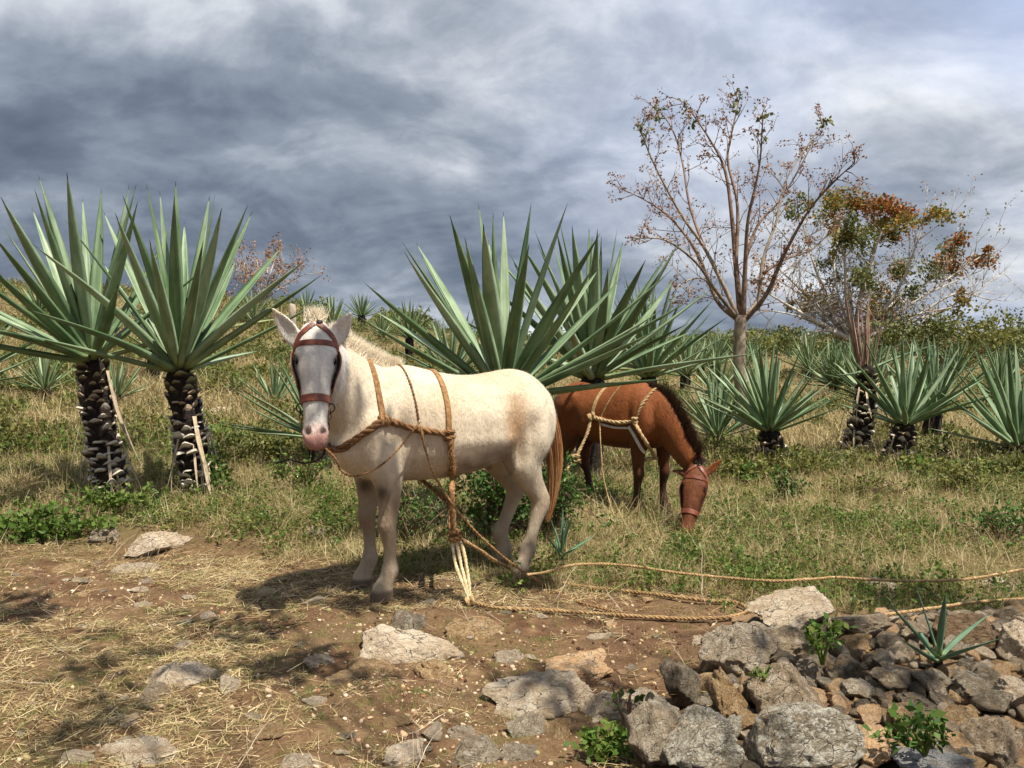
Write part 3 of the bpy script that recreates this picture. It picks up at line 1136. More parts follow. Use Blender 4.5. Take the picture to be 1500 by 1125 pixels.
# ------------------------------------------------------------------ hair
def strands(roots, rng, seg=4):
    """roots: (point, direction, length, droop vector, width)"""
    v, f = [], []
    for (p, d, L, droop, w) in roots:
        side = d.cross(Vector((rng.normal(), rng.normal(), rng.normal())))
        if side.length < 1e-6:
            continue
        side.normalize()
        b = len(v)
        for i in range(seg + 1):
            t = i / seg
            q = p + d * (L * t) + droop * (t * t * L)
            ww = w * (1 - 0.9 * t)
            v.append(tuple(q - side * ww))
            v.append(tuple(q + side * ww))
        for i in range(seg):
            f.append((b + 2 * i, b + 2 * i + 1, b + 2 * i + 3, b + 2 * i + 2))
    return v, f


def crest_points(info, neck, n):
    """points along the crest of the neck, found from above"""
    kn = curve_interp(neck, 6)[3:]
    out = []
    for i in range(n):
        u = i / (n - 1) * (len(kn) - 1.001)
        k = kn[int(u)] * (1 - u % 1) + kn[int(u) + 1] * (u % 1)
        t = Vector(kn[min(int(u) + 1, len(kn) - 1)][:3]) - Vector(kn[max(int(u) - 1, 0)][:3])
        t.normalize()
        side = t.cross(Vector((0, 0, 1))).normalized()
        up = side.cross(t).normalized()
        c = info['L2W'](k[:3])
        upw = (info['rot'] @ up).normalized()
        hit = info['bvh'].ray_cast(c + upw * 0.6, -upw)
        if hit[0] is not None:
            out.append((hit[0], upw, (info['rot'] @ side).normalized(), (info['rot'] @ t).normalized()))
    return out


def mane(info, neck, n, per, L, mat, lean):
    rng = np.random.default_rng(5)
    roots = []
    cp = crest_points(info, neck, n)
    for i, (p, up, side, t) in enumerate(cp):
        k = 0.55 + 0.45 * min(1, i / (len(cp) * 0.25))
        for _ in range(per):
            q = p + side * rng.normal(0, .010) + t * rng.normal(0, .010) - up * .008
            d = (up + side * rng.normal(lean, .16) + t * rng.normal(0.10, .20)).normalized()
            roots.append((q, d, L * k * rng.uniform(.6, 1.15), side * rng.normal(lean, .12) + Vector((0, 0, -.12)), rng.uniform(.0009, .0019)))
    # forelock
    for _ in range(per * 12):
        q = info['head_pt'](-.07 + rng.normal(0, .012), rng.normal(0, .020), .01 + rng.normal(0, .015))
        d = (-info['a'] + info['n'] * rng.normal(.10, .25) + info['s'] * rng.normal(0, .35)).normalized()
        roots.append((q, d, L * rng.uniform(.5, .95), Vector((0, 0, -.15)), .002))
    v, f = strands(roots, rng)
    mb = MB()
    mb.add(v, f)
    return mb.obj('mane', mat, info['root'])


mane(white, neck_w, 190, 46, .125, M['mane_white'], 0.05)
mane(brown, neck_b, 150, 40, .105, M['mane_dark'], -0.10)


def tail(info, mat, base, end, n, width, name='tail'):
    rng = np.random.default_rng(8)
    b, e = info['L2W'](base), info['L2W'](end)
    back = -info['f']
    mb = MB()
    v, f = [], []
    for _ in range(n):
        a = rng.uniform(0, 6.28)
        r = math.sqrt(rng.uniform())
        o0 = (info['l'] * math.cos(a) + back * math.sin(a)) * r
        tl = rng.uniform(.55, 1.0)
        side = (info['l'] * rng.normal() + back * rng.normal()).normalized()
        w = rng.uniform(.0015, .003)
        base_i = len(v)
        K = 9
        wob = rng.uniform(0, 6.28)
        for i in range(K + 1):
            t = i / K * tl
            c = b.lerp(e, t)
            c = c + back * (0.07 * math.sin(min(t * 3.2, 3.14)) ** 0.8 * 1.0)
            spread = width * (0.45 + 1.0 * math.sin(math.pi * min(t * 0.85 + .08, 1)) ) * (1 - 0.55 * t)
            q = c + o0 * spread + info['l'] * (.008 * math.sin(t * 7 + wob))
            ww = w * (1 - 0.8 * i / K)
            v.append(tuple(q - side * ww))
            v.append(tuple(q + side * ww))
        for i in range(K):
            f.append((base_i + 2 * i, base_i + 2 * i + 1, base_i + 2 * i + 3, base_i + 2 * i + 2))
    mb.add(v, f)
    return mb.obj(name, mat, info['root'])


tail(white, M['tail_orange'], (-1.165, 0.0, 1.13), (-1.16, 0.055, 0.30), 1500, .050)
tail(brown, M['mane_dark'], (-1.165, 0, 1.10), (-1.19, 0, .35), 700, .045)


# the coat: short hairs lying backwards and down, each with the colour of the skin under it
def coat_hair(info, n, L, w, mat, seed, lift=.28):
    rng = np.random.default_rng(seed)
    body = [c for c in info['root'].children if c.name.startswith('body')][0].data
    nv = len(body.vertices)
    co = np.empty(nv * 3)
    no = np.empty(nv * 3)
    body.vertices.foreach_get('co', co)
    body.vertices.foreach_get('normal', no)
    co = co.reshape(-1, 3)
    no = no.reshape(-1, 3)
    cc = np.empty(nv * 4, np.float32)
    body.attributes['coat'].data.foreach_get('color', cc)
    cc = cc.reshape(-1, 4)
    zl = (co[:, 2] - info['root'].location.z) / info['scale']
    idx = rng.choice(np.nonzero(zl > .08)[0], n)
    N = no[idx]
    flow = np.tile(np.array(-info['f'] * 0.75 + Vector((0, 0, -.8))), (n, 1)) + rng.normal(0, .28, (n, 3))
    T = flow - N * (flow * N).sum(1)[:, None]
    T /= np.linalg.norm(T, axis=1)[:, None] + 1e-9
    d = T + N * (lift * rng.uniform(.2, 1.3, n))[:, None]
    d /= np.linalg.norm(d, axis=1)[:, None]
    side = np.cross(T, N)
    p = co[idx] + rng.normal(0, .0035, (n, 3)) - N * .0015
    belly = np.clip(-N[:, 2] * 2, 0, 1) * np.clip((zl[idx] - .5) * 6, 0, 1)
    ln = (L * rng.uniform(.6, 1.4, n) * (1 + 0.9 * belly))[:, None]
    v = np.stack([p - side * w, p + side * w, p + d * ln], 1).reshape(-1, 3)
    me = bpy.data.meshes.new('coat_hair')
    me.vertices.add(3 * n)
    me.vertices.foreach_set('co', v.ravel())
    me.loops.add(3 * n)
    me.loops.foreach_set('vertex_index', np.arange(3 * n))
    me.polygons.add(n)
    me.polygons.foreach_set('loop_start', np.arange(0, 3 * n, 3))
    me.polygons.foreach_set('loop_total', np.full(n, 3))
    me.update()
    a_ = me.attributes.new('coat', 'FLOAT_COLOR', 'POINT')
    col = cc[idx].copy()
    col[:, :3] *= rng.uniform(.86, 1.12, n)[:, None]
    a_.data.foreach_set('color', np.repeat(col, 3, 0).astype(np.float32).ravel())
    # shade with the skin's normals, as lying hair does
    me.polygons.foreach_set('use_smooth', [True] * n)
    me.normals_split_custom_set_from_vertices(np.repeat(N, 3, 0))
    me.materials.append(M[mat])
    o = link('coat_hair', me, info['root'])
    o['kind'] = 'stuff'


coat_hair(white, 110000, .013, .0007, 'coat', 3)
coat_hair(brown, 60000, .012, .0008, 'coat_brown', 4)

# ------------------------------------------------------------------ ropes and straps
def rope_mesh(mb, pts, r, strands_=3, fray=0, seed=1, pitch=7.0, mi=0):
    rng = np.random.default_rng(seed)
    path = resample(catmull(pts, 10), max(r * 0.75, 0.006))
    n = len(path)
    if n < 2:
        return
    frames = []
    prev = None
    for i, p in enumerate(path):
        t = (path[min(i + 1, n - 1)] - path[max(i - 1, 0)]).normalized()
        if prev is None:
            a = Vector((0, 0, 1)) if abs(t.z) < 0.9 else Vector((1, 0, 0))
            u = t.cross(a).normalized()
        else:
            u = (prev - t * prev.dot(t)).normalized()
        prev = u
        frames.append((u, t.cross(u), t))
    dist = 0.0
    ds = [0.0]
    for a, b in zip(path[:-1], path[1:]):
        dist += (b - a).length
        ds.append(dist)
    wob = rng.uniform(0, 6.28)
    for k in range(strands_):
        pp, rr = [], []
        for p, (u, w, t), d in zip(path, frames, ds):
            a = 2 * math.pi * (k / strands_) + d / (r * pitch) * 2 * math.pi + 0.5 * math.sin(d * 17 + wob * 2)
            rk = r * (1 + 0.12 * math.sin(d * 31 + wob) + 0.07 * math.sin(d * 83 + wob * 3))
            pp.append(p + (u * math.cos(a) + w * math.sin(a)) * rk * 0.5)
            rr.append(rk * 0.58)
        mb.tube(pp, rr, 6, True, mi)
    for _ in range(int(fray * dist)):
        i = rng.integers(0, n)
        u, w, t = frames[i]
        a = rng.uniform(0, 6.28)
        d = (u * math.cos(a) + w * math.sin(a)) + t * rng.normal(0, .9)
        d.normalize()
        L = rng.uniform(.5, 2.2) * r
        p = path[i] + d * r * 0.6
        s = d.cross(t).normalized() * (r * 0.035 + .0004)
        e = p + d * L + Vector((0, 0, -.25 * L))
        mb.add([p - s, p + s, e], [(0, 1, 2)], mi)


def rope_part(name, pts, r, mat, parent, fray=250, seed=1, strands_=3):
    mb = MB()
    rope_mesh(mb, pts, r, strands_, fray, seed)
    return mb.obj(name, mat, parent)


def knot_part(name, c, r, mat, parent, axis=Vector((0, 0, 1)), seed=1, turns=3.4, wide=1.35):
    """a wrapped lump of rope with loose ends"""
    rng = np.random.default_rng(seed)
    mb = MB()
    axis = Vector(axis).normalized()
    u = axis.cross(Vector((0.3, 1, 0.2))).normalized()
    w = axis.cross(u)
    pts = []
    for i in range(46):
        t = i / 45
        a = t * turns * 2 * math.pi
        rr = r * wide * (0.75 + 0.25 * math.sin(t * 9.0))
        tilt = 0.5 * math.sin(a * 0.5)
        pts.append(Vector(c) + (u * math.cos(a) + w * math.sin(a)) * rr + axis * ((t - 0.5) * r * 2.6 + tilt * r * 0.6))
    rope_mesh(mb, pts, r * 0.62, 3, 700, seed)
    # core
    mb.tube([Vector(c) + axis * r * q for q in (-1.5, -.5, .5, 1.5)], [r * .5, r * .95, r * .95, r * .5], 8)
    for _ in range(60):
        d = Vector(rng.normal(size=3)).normalized() + Vector((0, 0, -.5))
        L = r * rng.uniform(.6, 1.8)
        s = d.cross(axis).normalized() * (r * .05)
        p = Vector(c) + d * r * .8
        mb.add([p - s, p + s, p + d * L], [(0, 1, 2)])
    return mb.obj(name, mat, parent)


def strap_mesh(mb, pts, nrm, width, th, mi=0):
    n = len(pts)
    rings = []
    for i in range(n):
        t = (pts[min(i + 1, n - 1)] - pts[max(i - 1, 0)]).normalized()
        N = (nrm[i] - t * nrm[i].dot(t)).normalized()
        B = t.cross(N).normalized()
        h = width / 2
        p = pts[i]
        rings.append([p - B * h, p - B * h + N * th * .75, p - B * h * .8 + N * th, p + B * h * .8 + N * th, p + B * h + N * th * .75, p + B * h])
    mb.loft(rings, True, mi)


def strap_part(name, pts, nrm, width, th, mat, parent):
    mb = MB()
    strap_mesh(mb, pts, nrm, width, th)
    return mb.obj(name, mat, parent, smooth=False)


def cast(info, px, py):
    d = ray(px, py).normalized()
    h = info['bvh'].ray_cast(CAMV, d)
    return (h[0], h[1]) if h[0] is not None else (None, None)


def px_path(info, pix, off, step=3.0):
    """a pixel polyline laid on the animal's surface"""
    pts, nr = [], []
    dense = []
    for (a, b) in zip(pix[:-1], pix[1:]):
        L = math.hypot(b[0] - a[0], b[1] - a[1])
        k = max(1, int(L / step))
        for i in range(k):
            dense.append((a[0] + (b[0] - a[0]) * i / k, a[1] + (b[1] - a[1]) * i / k))
    dense.append(pix[-1])
    for (x, y) in dense:
        p, n_ = cast(info, x, y)
        if p is not None:
            pts.append(p + n_ * off)
            nr.append(n_)
    return smooth_path(pts), nr


def smooth_path(pts, k=2):
    pts = [p.copy() for p in pts]
    for _ in range(k):
        q = [p.copy() for p in pts]
        for i in range(1, len(pts) - 1):
            q[i] = (pts[i - 1] + pts[i] * 2 + pts[i + 1]) / 4
        pts = q
    return pts


def around(info, c, u, w, a0, a1, n, off, rmax=0.7):
    """points on the surface round an axis through c; angle from u towards w"""
    pts, nr = [], []
    for i in range(n):
        a = R(a0 + (a1 - a0) * i / (n - 1))
        d = u * math.cos(a) + w * math.sin(a)
        h = info['bvh'].ray_cast(c + d * rmax, -d)
        if h[0] is not None:
            pts.append(h[0] + d * off)
            nr.append(d)
    return smooth_path(pts), nr


def white_harness():
    I = white
    root = empty('rope_harness', I['L2W']((-.3, 0, 0)))
    tag(root, 'thick brown sisal rope harness round the chest and back of the white mule', 'harness')
    up = Vector((0, 0, 1))
    # strap over the withers: near side by pixel, then over and down the far side
    k1, _ = cast(I, 561, 616)
    k2, _ = cast(I, 657, 637)
    loc = lambda p: to_local(p, WO, WF, 1.0)
    x1, x2 = loc(k1).x, loc(k2).x
    z1 = loc(k1).z

    def over(xl, xtop, width, name, z1=z1):
        c = I['L2W']((xl, 0, z1))
        ct = I['L2W']((xtop, 0, 1.32))
        ax = (ct - c).normalized()
        pts, nr = around(I, c, I['l'], ax, -2, 178, 46, 0.001)
        strap_part(name, pts, nr, width, .012, M['rope'], root)
    over(x1, x1 + .01, .034, 'withers_strap')
    over(x2, x2 - .01, .034, 'back_strap', loc(k2).z)
    tp, _ = cast(I, 613, 625)
    xt = loc(tp).x
    c = I['L2W']((xt, 0, z1))
    pts, nr = around(I, c, I['l'], (I['L2W']((xt + .02, 0, 1.3)) - c).normalized(), 0, 178, 46, 0.006)
    rope_part('back_cord', pts, .0065, M['rope'], root, 80, 3, 2)
    # side rope
    pts, nr = px_path(I, [(556, 612), (585, 622), (615, 630), (640, 633), (660, 638)], .012)
    rope_part('side_rope', pts, .020, M['rope'], root, 500, 4)
    # breast rope, round the chest to the far side
    pts, nr = px_path(I, [(564, 612), (545, 628), (520, 645), (500, 658)], .012)
    zc = loc(pts[-1]).z
    cen = I['L2W']((0.05, 0, zc))
    a_end = math.degrees(math.atan2((pts[-1] - cen).dot(I['l']), (pts[-1] - cen).dot(I['f'])))
    more, _ = around(I, cen, I['f'], I['l'], a_end - 6, -95, 40, .012)
    rope_part('breast_rope', pts + more, .022, M['rope'], root, 500, 5)
    # far side rope back to the far strap
    pf = []
    for i in range(14):
        x = 0.0 + (x2 - 0.0) * i / 13
        h = I['bvh'].ray_cast(I['L2W']((x, -.8, zc + (z1 - zc) * i / 13)), I['l'])
        if h[0] is not None:
            pf.append(h[0] - I['l'] * .02)
    if len(pf) > 3:
        rope_part('side_rope', pf, .026, M['rope'], root, 100, 6)
    knot_part('knot', k1 + I['l'] * .012, .019, M['rope'], root, I['f'], 7)
    knot_part('knot', k2 + I['l'] * .012, .020, M['rope'], root, up, 8)
    # hanging trace on the near side: along the flank, then free to the big knot
    Y0 = (k2 + I['l'] * .035).y
    tr = [k2 + I['l'] * .030]
    for (px, py) in [(659, 655), (660, 675), (661, 695)]:
        p, n_ = cast(I, px, py)
        tr.append((p + n_ * .028) if p is not None else at(px, py, Y0))
    tr += [at(662, 720, Y0 - .01), at(663, 748, Y0 - .015), at(664, 776, Y0 - .02)]
    rope_part('trace_rope', tr, .018, M['rope'], root, 1200, 9)
    kn = at(666, 784, Y0 - .02)
    knot_part('knot', kn, .022, M['rope'], root, up, 10)
    # the pale doubled rope below it, down to the ground
    g1 = ground(688, 880, .03)
    for q, dx in enumerate((-7, 0, 7)):
        mid = at(676 + dx * 1.1, 830, (kn.y + g1.y) / 2)
        rope_part('pale_rope', [kn + Vector((dx * .002, 0, -.02)), at(670 + dx, 800, kn.y - .01), mid, at(684 + dx * .5, 862, g1.y + .02), g1], .0100, M['rope_white'], root, 250, 12 + q)
    knot_part('knot', g1, .017, M['rope_pale'], root, (1, 0.2, 0.3), 15)
    # far-side trace seen under the belly
    fk = I['L2W']((x2, -.31, .92))
    rope_part('trace_rope', [fk, I['L2W']((x2 + .005, -.315, .78)), I['L2W']((x2 - .01, -.28, .66)), at(655, 735, Y0 + .30), kn + Vector((-.03, .10, .03)), kn], .015, M['rope'], root, 400, 16)
    # long cord from the side down to the ground
    s = tp + I['l'] * .03
    gp = ground(800, 858, .012)
    rope_part('trailing_cord', [s, at(625, 665, s.y - .02), at(645, 712, s.y - .02), at(690, 772, s.y + .0), at(745, 822, (s.y + gp.y) / 2 + .05), gp, ground(850, 882, .012), ground(905, 897, .02)], .0075, M['rope'], root, 80, 17, 2)
    # rein from the side to below the chin
    rc = I['head_pt'](.72, .085, -.02)
    ch = at(498, 686, 4.55)
    rope_part('rein', [s + I['l'] * .012 + Vector((-.01, 0, .03)), at(598, 640, 4.80), at(578, 664, 4.72), at(550, 687, 4.64), at(520, 697, 4.56), at(500, 690, 4.52), at(488, 668, 4.48), I['head_pt'](.84, .075, -.03)], .0065, M['rope'], root, 60, 18, 2)
    return root, kn, g1


wh_root, WKNOT, WG1 = white_harness()


def ground_rope(name, label, pix, r, mat, lift=0.0, seed=1, fray=260, start=None, end=None):
    pts = [ground(px, py, r * 0.9 + lift) for (px, py) in pix]
    if start is not None:
        pts = [start] + pts
    if end is not None:
        pts = pts + (end if isinstance(end, list) else [end])
    mb = MB()
    rope_mesh(mb, pts, r, 3, fray, seed)
    o = mb.obj(name, mat)
    # origin on the ground at its first point
    tag(o, label, 'rope')
    return o


ground_rope('trailing_rope', 'heavy sisal rope lying in a long loop from white mule to rubble heap',
            [(700, 884), (735, 891), (790, 893), (850, 897), (920, 902), (1000, 906), (1060, 905), (1090, 898), (1093, 890), (1075, 882), (1040, 880), (980, 873), (920, 866), (870, 861), (830, 855), (795, 846), (762, 838)],
            .0112, M['rope_pale'], .012, 21, 620, start=WG1, end=[at(728, 823, 5.28), at(698, 803, WKNOT.y + .06), WKNOT])
ground_rope('lead_cord', 'thin tan cord running straight through the grass from hind hooves past the rubble heap',
            [(772, 842), (800, 838), (832, 829), (870, 826), (925, 829), (985, 838), (1060, 846), (1130, 851), (1180, 849), (1230, 846), (1290, 850), (1350, 851), (1420, 848), (1500, 834), (1560, 824)],
            .0085, M['rope_pale'], .12, 22, 60)
ground_rope('slack_cord', 'short tan cord stretched behind the rubble heap beside the small agave',
            [(1285, 903), (1330, 896), (1380, 889), (1430, 882), (1500, 877), (1560, 871)], .0085, M['rope_pale'], .06, 23, 60)


def brown_harness():
    I = brown
    root = empty('rope_harness', I['L2W']((-.3, 0, 0)))
    tag(root, 'golden sisal rope harness with white padding on the brown mule', 'harness')
    rm = M['rope_pale']
    p1, _ = px_path(I, [(868, 611), (885, 615), (905, 619), (932, 617)], .014)
    rope_part('side_rope', p1, .017, rm, root, 200, 31)
    k1, n1 = cast(I, 932, 616)
    k2, n2 = cast(I, 868, 611)
    loc = lambda p: to_local(p, BO, BF, BS)

    def over(px, tx, r, flat):
        k, _ = cast(I, *px)
        xl, zl = loc(k).x, loc(k).z
        c = I['L2W']((xl, 0, zl))
        ct = I['L2W']((xl + tx, 0, 1.30))
        pts, nr = around(I, c, -I['l'], (ct - c).normalized(), 0, 178, 40, .006)
        if flat:
            strap_part('back_strap', pts, nr, .032, .010, rm, root)
        else:
            rope_part('back_cord' if r < .01 else 'shoulder_rope', pts, r, rm, root, 60, 33, 3)
    over((868, 611), .03, 0, True)
    over((881, 612), .12, .007, False)
    over((932, 616), .10, .015, False)
    pts, _ = px_path(I, [(930, 616), (938, 632), (950, 655), (964, 671)], .014)
    zc = loc(pts[-1]).z
    cen = I['L2W']((0.05, 0, zc))
    a_end = math.degrees(math.atan2((pts[-1] - cen).dot(-I['l']), (pts[-1] - cen).dot(I['f'])))
    more, _ = around(I, cen, I['f'], -I['l'], a_end - 8, -95, 30, .014)
    rope_part('breast_rope', pts + more, .017, rm, root, 150, 34)
    pp, pn = px_path(I, [(922, 625), (930, 638), (941, 660), (948, 668)], .003)
    if len(pp) > 3:
        strap_part('padding', pp, pn, .026, .014, M['cloth'], root)
    pp, pn = px_path(I, [(880, 621), (900, 626), (922, 627)], .003)
    if len(pp) > 3:
        strap_part('padding', pp, pn, .018, .012, M['cloth'], root)
    knot_part('knot', k1 + n1 * .010, .018, rm, root, (0, 0, 1), 35)
    knot_part('knot', k2 + n2 * .012, .022, rm, root, (1, 0, 0.3), 36)
    Y = k2.y - .05
    kk = at(843, 672, Y - .05)
    rope_part('trace_rope', [k2 + n2 * .02, at(860, 635, Y), kk], .014, rm, root, 200, 37)
    knot_part('knot', kk, .024, rm, root, (0, 0.2, 1), 38)
    rope_part('trace_rope', [kk, at(828, 690, Y - .12), at(808, 706, Y - .25), at(790, 735, Y - .45), ground(770, 800, .01)], .014, rm, root, 200, 39)
    k3, n3 = cast(I, 880, 616)
    rope_part('trailing_cord', [k3 + n3 * .02, at(880, 655, k3.y - .06), at(884, 700, k3.y - .08), at(893, 735, k3.y - .14), ground(903, 765, .02)], .0065, rm, root, 40, 40, 2)
    return root


brown_harness()


# ------------------------------------------------------------------ bridles
def bridle(I, label, pixel_free=True, sc=1.0, rein=True):
    root = empty('bridle', I['head_pt'](1.0, 0, 0))
    tag(root, label, 'bridle')
    hp, s, n, a = I['head_pt'], I['s'], I['n'], I['a']
    off = .004 * sc

    def face(t, side, out=off):
        """surface point of the head looked at from the front"""
        p = hp(t, side, 0)
        h = I['bvh'].ray_cast(p + n * .4, -n)
        return h[0] + n * out, n

    def band(t, width, name, tilt=0.0, mat='leather', a0=-200, a1=160):
        c = hp(t, 0, -.02)
        pts, nr = around(I, c, n, s, a0, a1, 44, off, .22)
        strap_part(name, pts, nr, width * sc, .006 * sc, M[mat], root)
        return pts
    band(.625, .042, 'noseband')
    # browband across the forehead, from cheek to cheek
    c = hp(.155, 0, -.02)
    pts, nr = around(I, c, n, s, -82, 82, 26, off, .22)
    strap_part('browband', pts, nr, .030 * sc, .006 * sc, M['leather'], root)
    # crown straps: from the top of the forehead out to each side, then down the cheek to the noseband
    for sd in (-1, 1):
        pts, nr = [], []
        keys = [(-.03, 8), (.05, 40), (.13, 66), (.22, 82), (.32, 88), (.45, 86), (.56, 82), (.635, 80)]
        ang = lambda k: R(k)
        for i in range(len(keys) - 1):
            for j in range(5):
                t = keys[i][0] + (keys[i + 1][0] - keys[i][0]) * j / 5
                g = R(keys[i][1] + (keys[i + 1][1] - keys[i][1]) * j / 5)
                c = hp(t, 0, -.02)
                d = n * math.cos(g) + s * (sd * math.sin(g))
                h = I['bvh'].ray_cast(c + d * .22, -d)
                if h[0] is not None:
                    pts.append(h[0] + d * (off + .003))
                    nr.append(d)
        strap_part('cheek_strap', smooth_path(pts, 4), nr, .028 * sc, .006 * sc, M['leather'], root)
        # blinder: a stiff dark flap standing off the cheek beside the eye
        mb = MB()
        outer, inner = [], []
        for i in range(9):
            t = .20 + .36 * i / 8
            prof = math.sin(math.pi * (0.12 + 0.80 * i / 8)) ** 0.6
            b0 = hp(t, sd * .090 * sc / I['scale'] * I['scale'], .0)
            h = I['bvh'].ray_cast(hp(t, sd * .3, -.015), -s * sd)
            base = (h[0] if h[0] is not None else b0) + s * (sd * .003)
            outer.append(base - n * .030 * sc)
            inner.append(base + n * (.072 * prof) * sc + s * (sd * .016 * prof) * sc)
        rings = []
        for o_, i_ in zip(outer, inner):
            th = s * (sd * .006 * sc)
            rings.append([o_, i_, i_ + th, o_ + th])
        mb.loft(rings)
        mb.obj('blinder', M['leather'], root, smooth=False)
        # dark lining of the blinder
        mb = MB()
        rings = []
        for o_, i_ in zip(outer[1:-1], inner[1:-1]):
            q = s * (-sd * .0035 * sc)
            i2 = o_.lerp(i_, .97)
            rings.append([o_ + q, i2 + q, i2 + q * .2, o_ + q * .2])
        mb.loft(rings)
        mb.obj('blinder_lining', M['leather_dark'], root, smooth=False)
        # iron ring and hanging chain at the noseband
        mb = MB()
        h = I['bvh'].ray_cast(hp(.66, sd * .3, -.015), -s * sd)
        rc = (h[0] if h[0] is not None else hp(.66, sd * .08, 0)) + s * (sd * .016 * sc) + a * .012
        k = 22
        vs = [rc + (s * math.cos(2 * math.pi * i / k) * .020 + a * math.sin(2 * math.pi * i / k) * .024) * sc for i in range(k + 1)]
        mb.tube(vs, .0042 * sc, 6, False)
        ring_o = mb.obj('ring', M['metal'], root)
        if rein:
            p = rc + a * .02
            for q in range(7):
                mb = MB()
                c = p + a * (.026 * q) - n * (.004 * q) - s * (sd * .005 * q)
                ax1 = s if q % 2 else n
                k = 12
                vs = [c + (ax1 * math.cos(2 * math.pi * i / k) * .009 + a * math.sin(2 * math.pi * i / k) * .016) * sc for i in range(k + 1)]
                mb.tube(vs, .0030 * sc, 5, False)
                mb.obj('chain_link', M['metal'], root)
    # dark boss on the crown
    mb = MB()
    c, _ = face(-.035, -.018 * sc, .004)
    bm = bmesh.new()
    bmesh.ops.create_uvsphere(bm, u_segments=12, v_segments=8, radius=.019 * sc)
    mb.add([c + v.co for v in bm.verts], [[v.index for v in f_.verts] for f_ in bm.faces])
    bm.free()
    mb.obj('boss', M['leather_dark'], root)
    if rein:
        mb = MB()
        rope_mesh(mb, [hp(.98, -.055, -.05), hp(1.06, -.04, -.06), hp(1.11, 0.0, -.08), hp(1.12, .07, -.08), hp(1.08, .13, -.10), hp(1.10, .20, -.14)], .006, 2, 60, 51)
        mb.obj('chin_rope', M['leather_dark'], root)
    return root


bridle(white, 'reddish brown leather bridle with blinders and iron rings on the white mule')
bridle(brown, 'brown leather bridle with blinders on the grazing brown mule', sc=BS, rein=False)

# ------------------------------------------------------------------ henequen agaves
def leaf_mesh(name, mat, W=0.10, bend=0.05, twist=0.0, sidebend=0.0, n=13, thick=0.018, gut=0.48):
    """a sword-shaped leaf of length 1 along +x, hollow side up"""
    prof = np.array([(0, .92), (.05, .76), (.14, .80), (.26, .95), (.38, 1.0), (.52, .93), (.66, .75), (.80, .49), (.90, .26), (.945, .14), (.965, .075), (.985, .045), (1.0, .006)])
    ts = np.unique(np.concatenate([np.linspace(0, .94, n), [.958, .968, .985, 1.0]]))
    rings = []
    for t in ts:
        w = W * 0.5 * np.interp(t, prof[:, 0], prof[:, 1])
        c = Vector((t, sidebend * t * t, bend * t * t))
        an = twist * t
        th = thick * (1.25 - t) * min(1, w / (W * .15))
        g = gut * w * (1 - 0.55 * t)
        sec = [(-1, g), (-.5, g * .28), (0, 0), (.5, g * .28), (1, g), (.55, g * .28 - th * .8), (0, -th), (-.55, g * .28 - th * .8)]
        rg = []
        for (yy, zz) in sec:
            y, z = yy * w, zz
            rg.append(c + Vector((0, y * math.cos(an) - z * math.sin(an), y * math.sin(an) + z * math.cos(an))))
        rings.append(rg)
    mb = MB()
    mb.loft(rings)
    me = mb.mesh(name, mat, True)
    return me


M['agave_old'] = mat_agave('agave_leaf_yellowed', (0.13, 0.14, 0.05), (0.22, 0.235, 0.10), (0.33, 0.33, 0.17))
LEAF = {}
for key in ('agave', 'agave_dark', 'agave_far'):
    LEAF[key] = [leaf_mesh('leaf', M[key], 0.070 + 0.008 * (i % 3), b_, tw, sb) for i, (b_, tw, sb) in enumerate(
        [(0.02, 0.1, 0.01), (0.06, -0.15, -0.02), (-0.03, 0.05, 0.03), (0.09, 0.2, 0.0), (-0.06, -0.1, -0.03), (0.0, 0.3, 0.02)])]
OLD = [leaf_mesh('leaf', M['agave_old'], 0.066, b_, .5, sb, 13, .014, .7) for b_, sb in ((-.16, .08), (-.10, -.12))]
DRY = [leaf_mesh('dry_leaf', M['dryleaf'], 0.05, b_, 0.8, sb, 9, 0.006, 0.5) for b_, sb in ((-0.12, 0.05), (-0.02, -0.06), (0.10, 0.03))]


def stub_mesh(name, mat):
    """what is left of a cut leaf: a flat flared wedge, cut face upwards and outwards"""
    # x outward, z up, y sideways; unit size
    v = [(-.35, -.52, -.75), (-.35, .52, -.75), (-.30, .50, -.15), (-.30, -.50, -.15),
         (.16, -.46, .02), (.44, -.20, .30), (.50, 0, .40), (.44, .20, .30), (.16, .46, .02),
         (.06, -.40, .16), (.32, -.14, .46), (.36, 0, .52), (.32, .14, .46), (.06, .40, .16)]
    f = [(0, 1, 8, 7, 6, 5, 4), (4, 5, 10, 9), (5, 6, 11, 10), (6, 7, 12, 11), (7, 8, 13, 12), (9, 10, 11, 12, 13, 2, 3), (0, 4, 9, 3), (1, 2, 13, 8), (0, 3, 2, 1)]
    mb = MB()
    mb.add(v, f)
    return mb.mesh(name, mat, False)


STUB = stub_mesh('leaf_stub', M['stub'])
STUB_TOP = stub_mesh('leaf_stub', M['stub_top'])
STUB_MID = stub_mesh('leaf_stub', M['stub_mid'])


def basis(xd, zd):
    x = Vector(xd).normalized()
    z = Vector(zd)
    z = (z - x * z.dot(x))
    if z.length < 1e-5:
        z = Vector((0, 0, 1)) - x * x.z
    z.normalize()
    y = z.cross(x)
    return Matrix((x, y, z)).transposed()


def put_leaf(root, mesh, base, direction, up, L, wide=1.0, name='leaf'):
    o = bpy.data.objects.new(name, mesh)
    COL.objects.link(o)
    o.parent = root
    m = basis(direction, up).to_4x4() @ Matrix.Diagonal((L, L * wide, L * wide, 1))
    m.translation = Vector(base) - Vector(root.location)
    o.matrix_basis = m
    return o


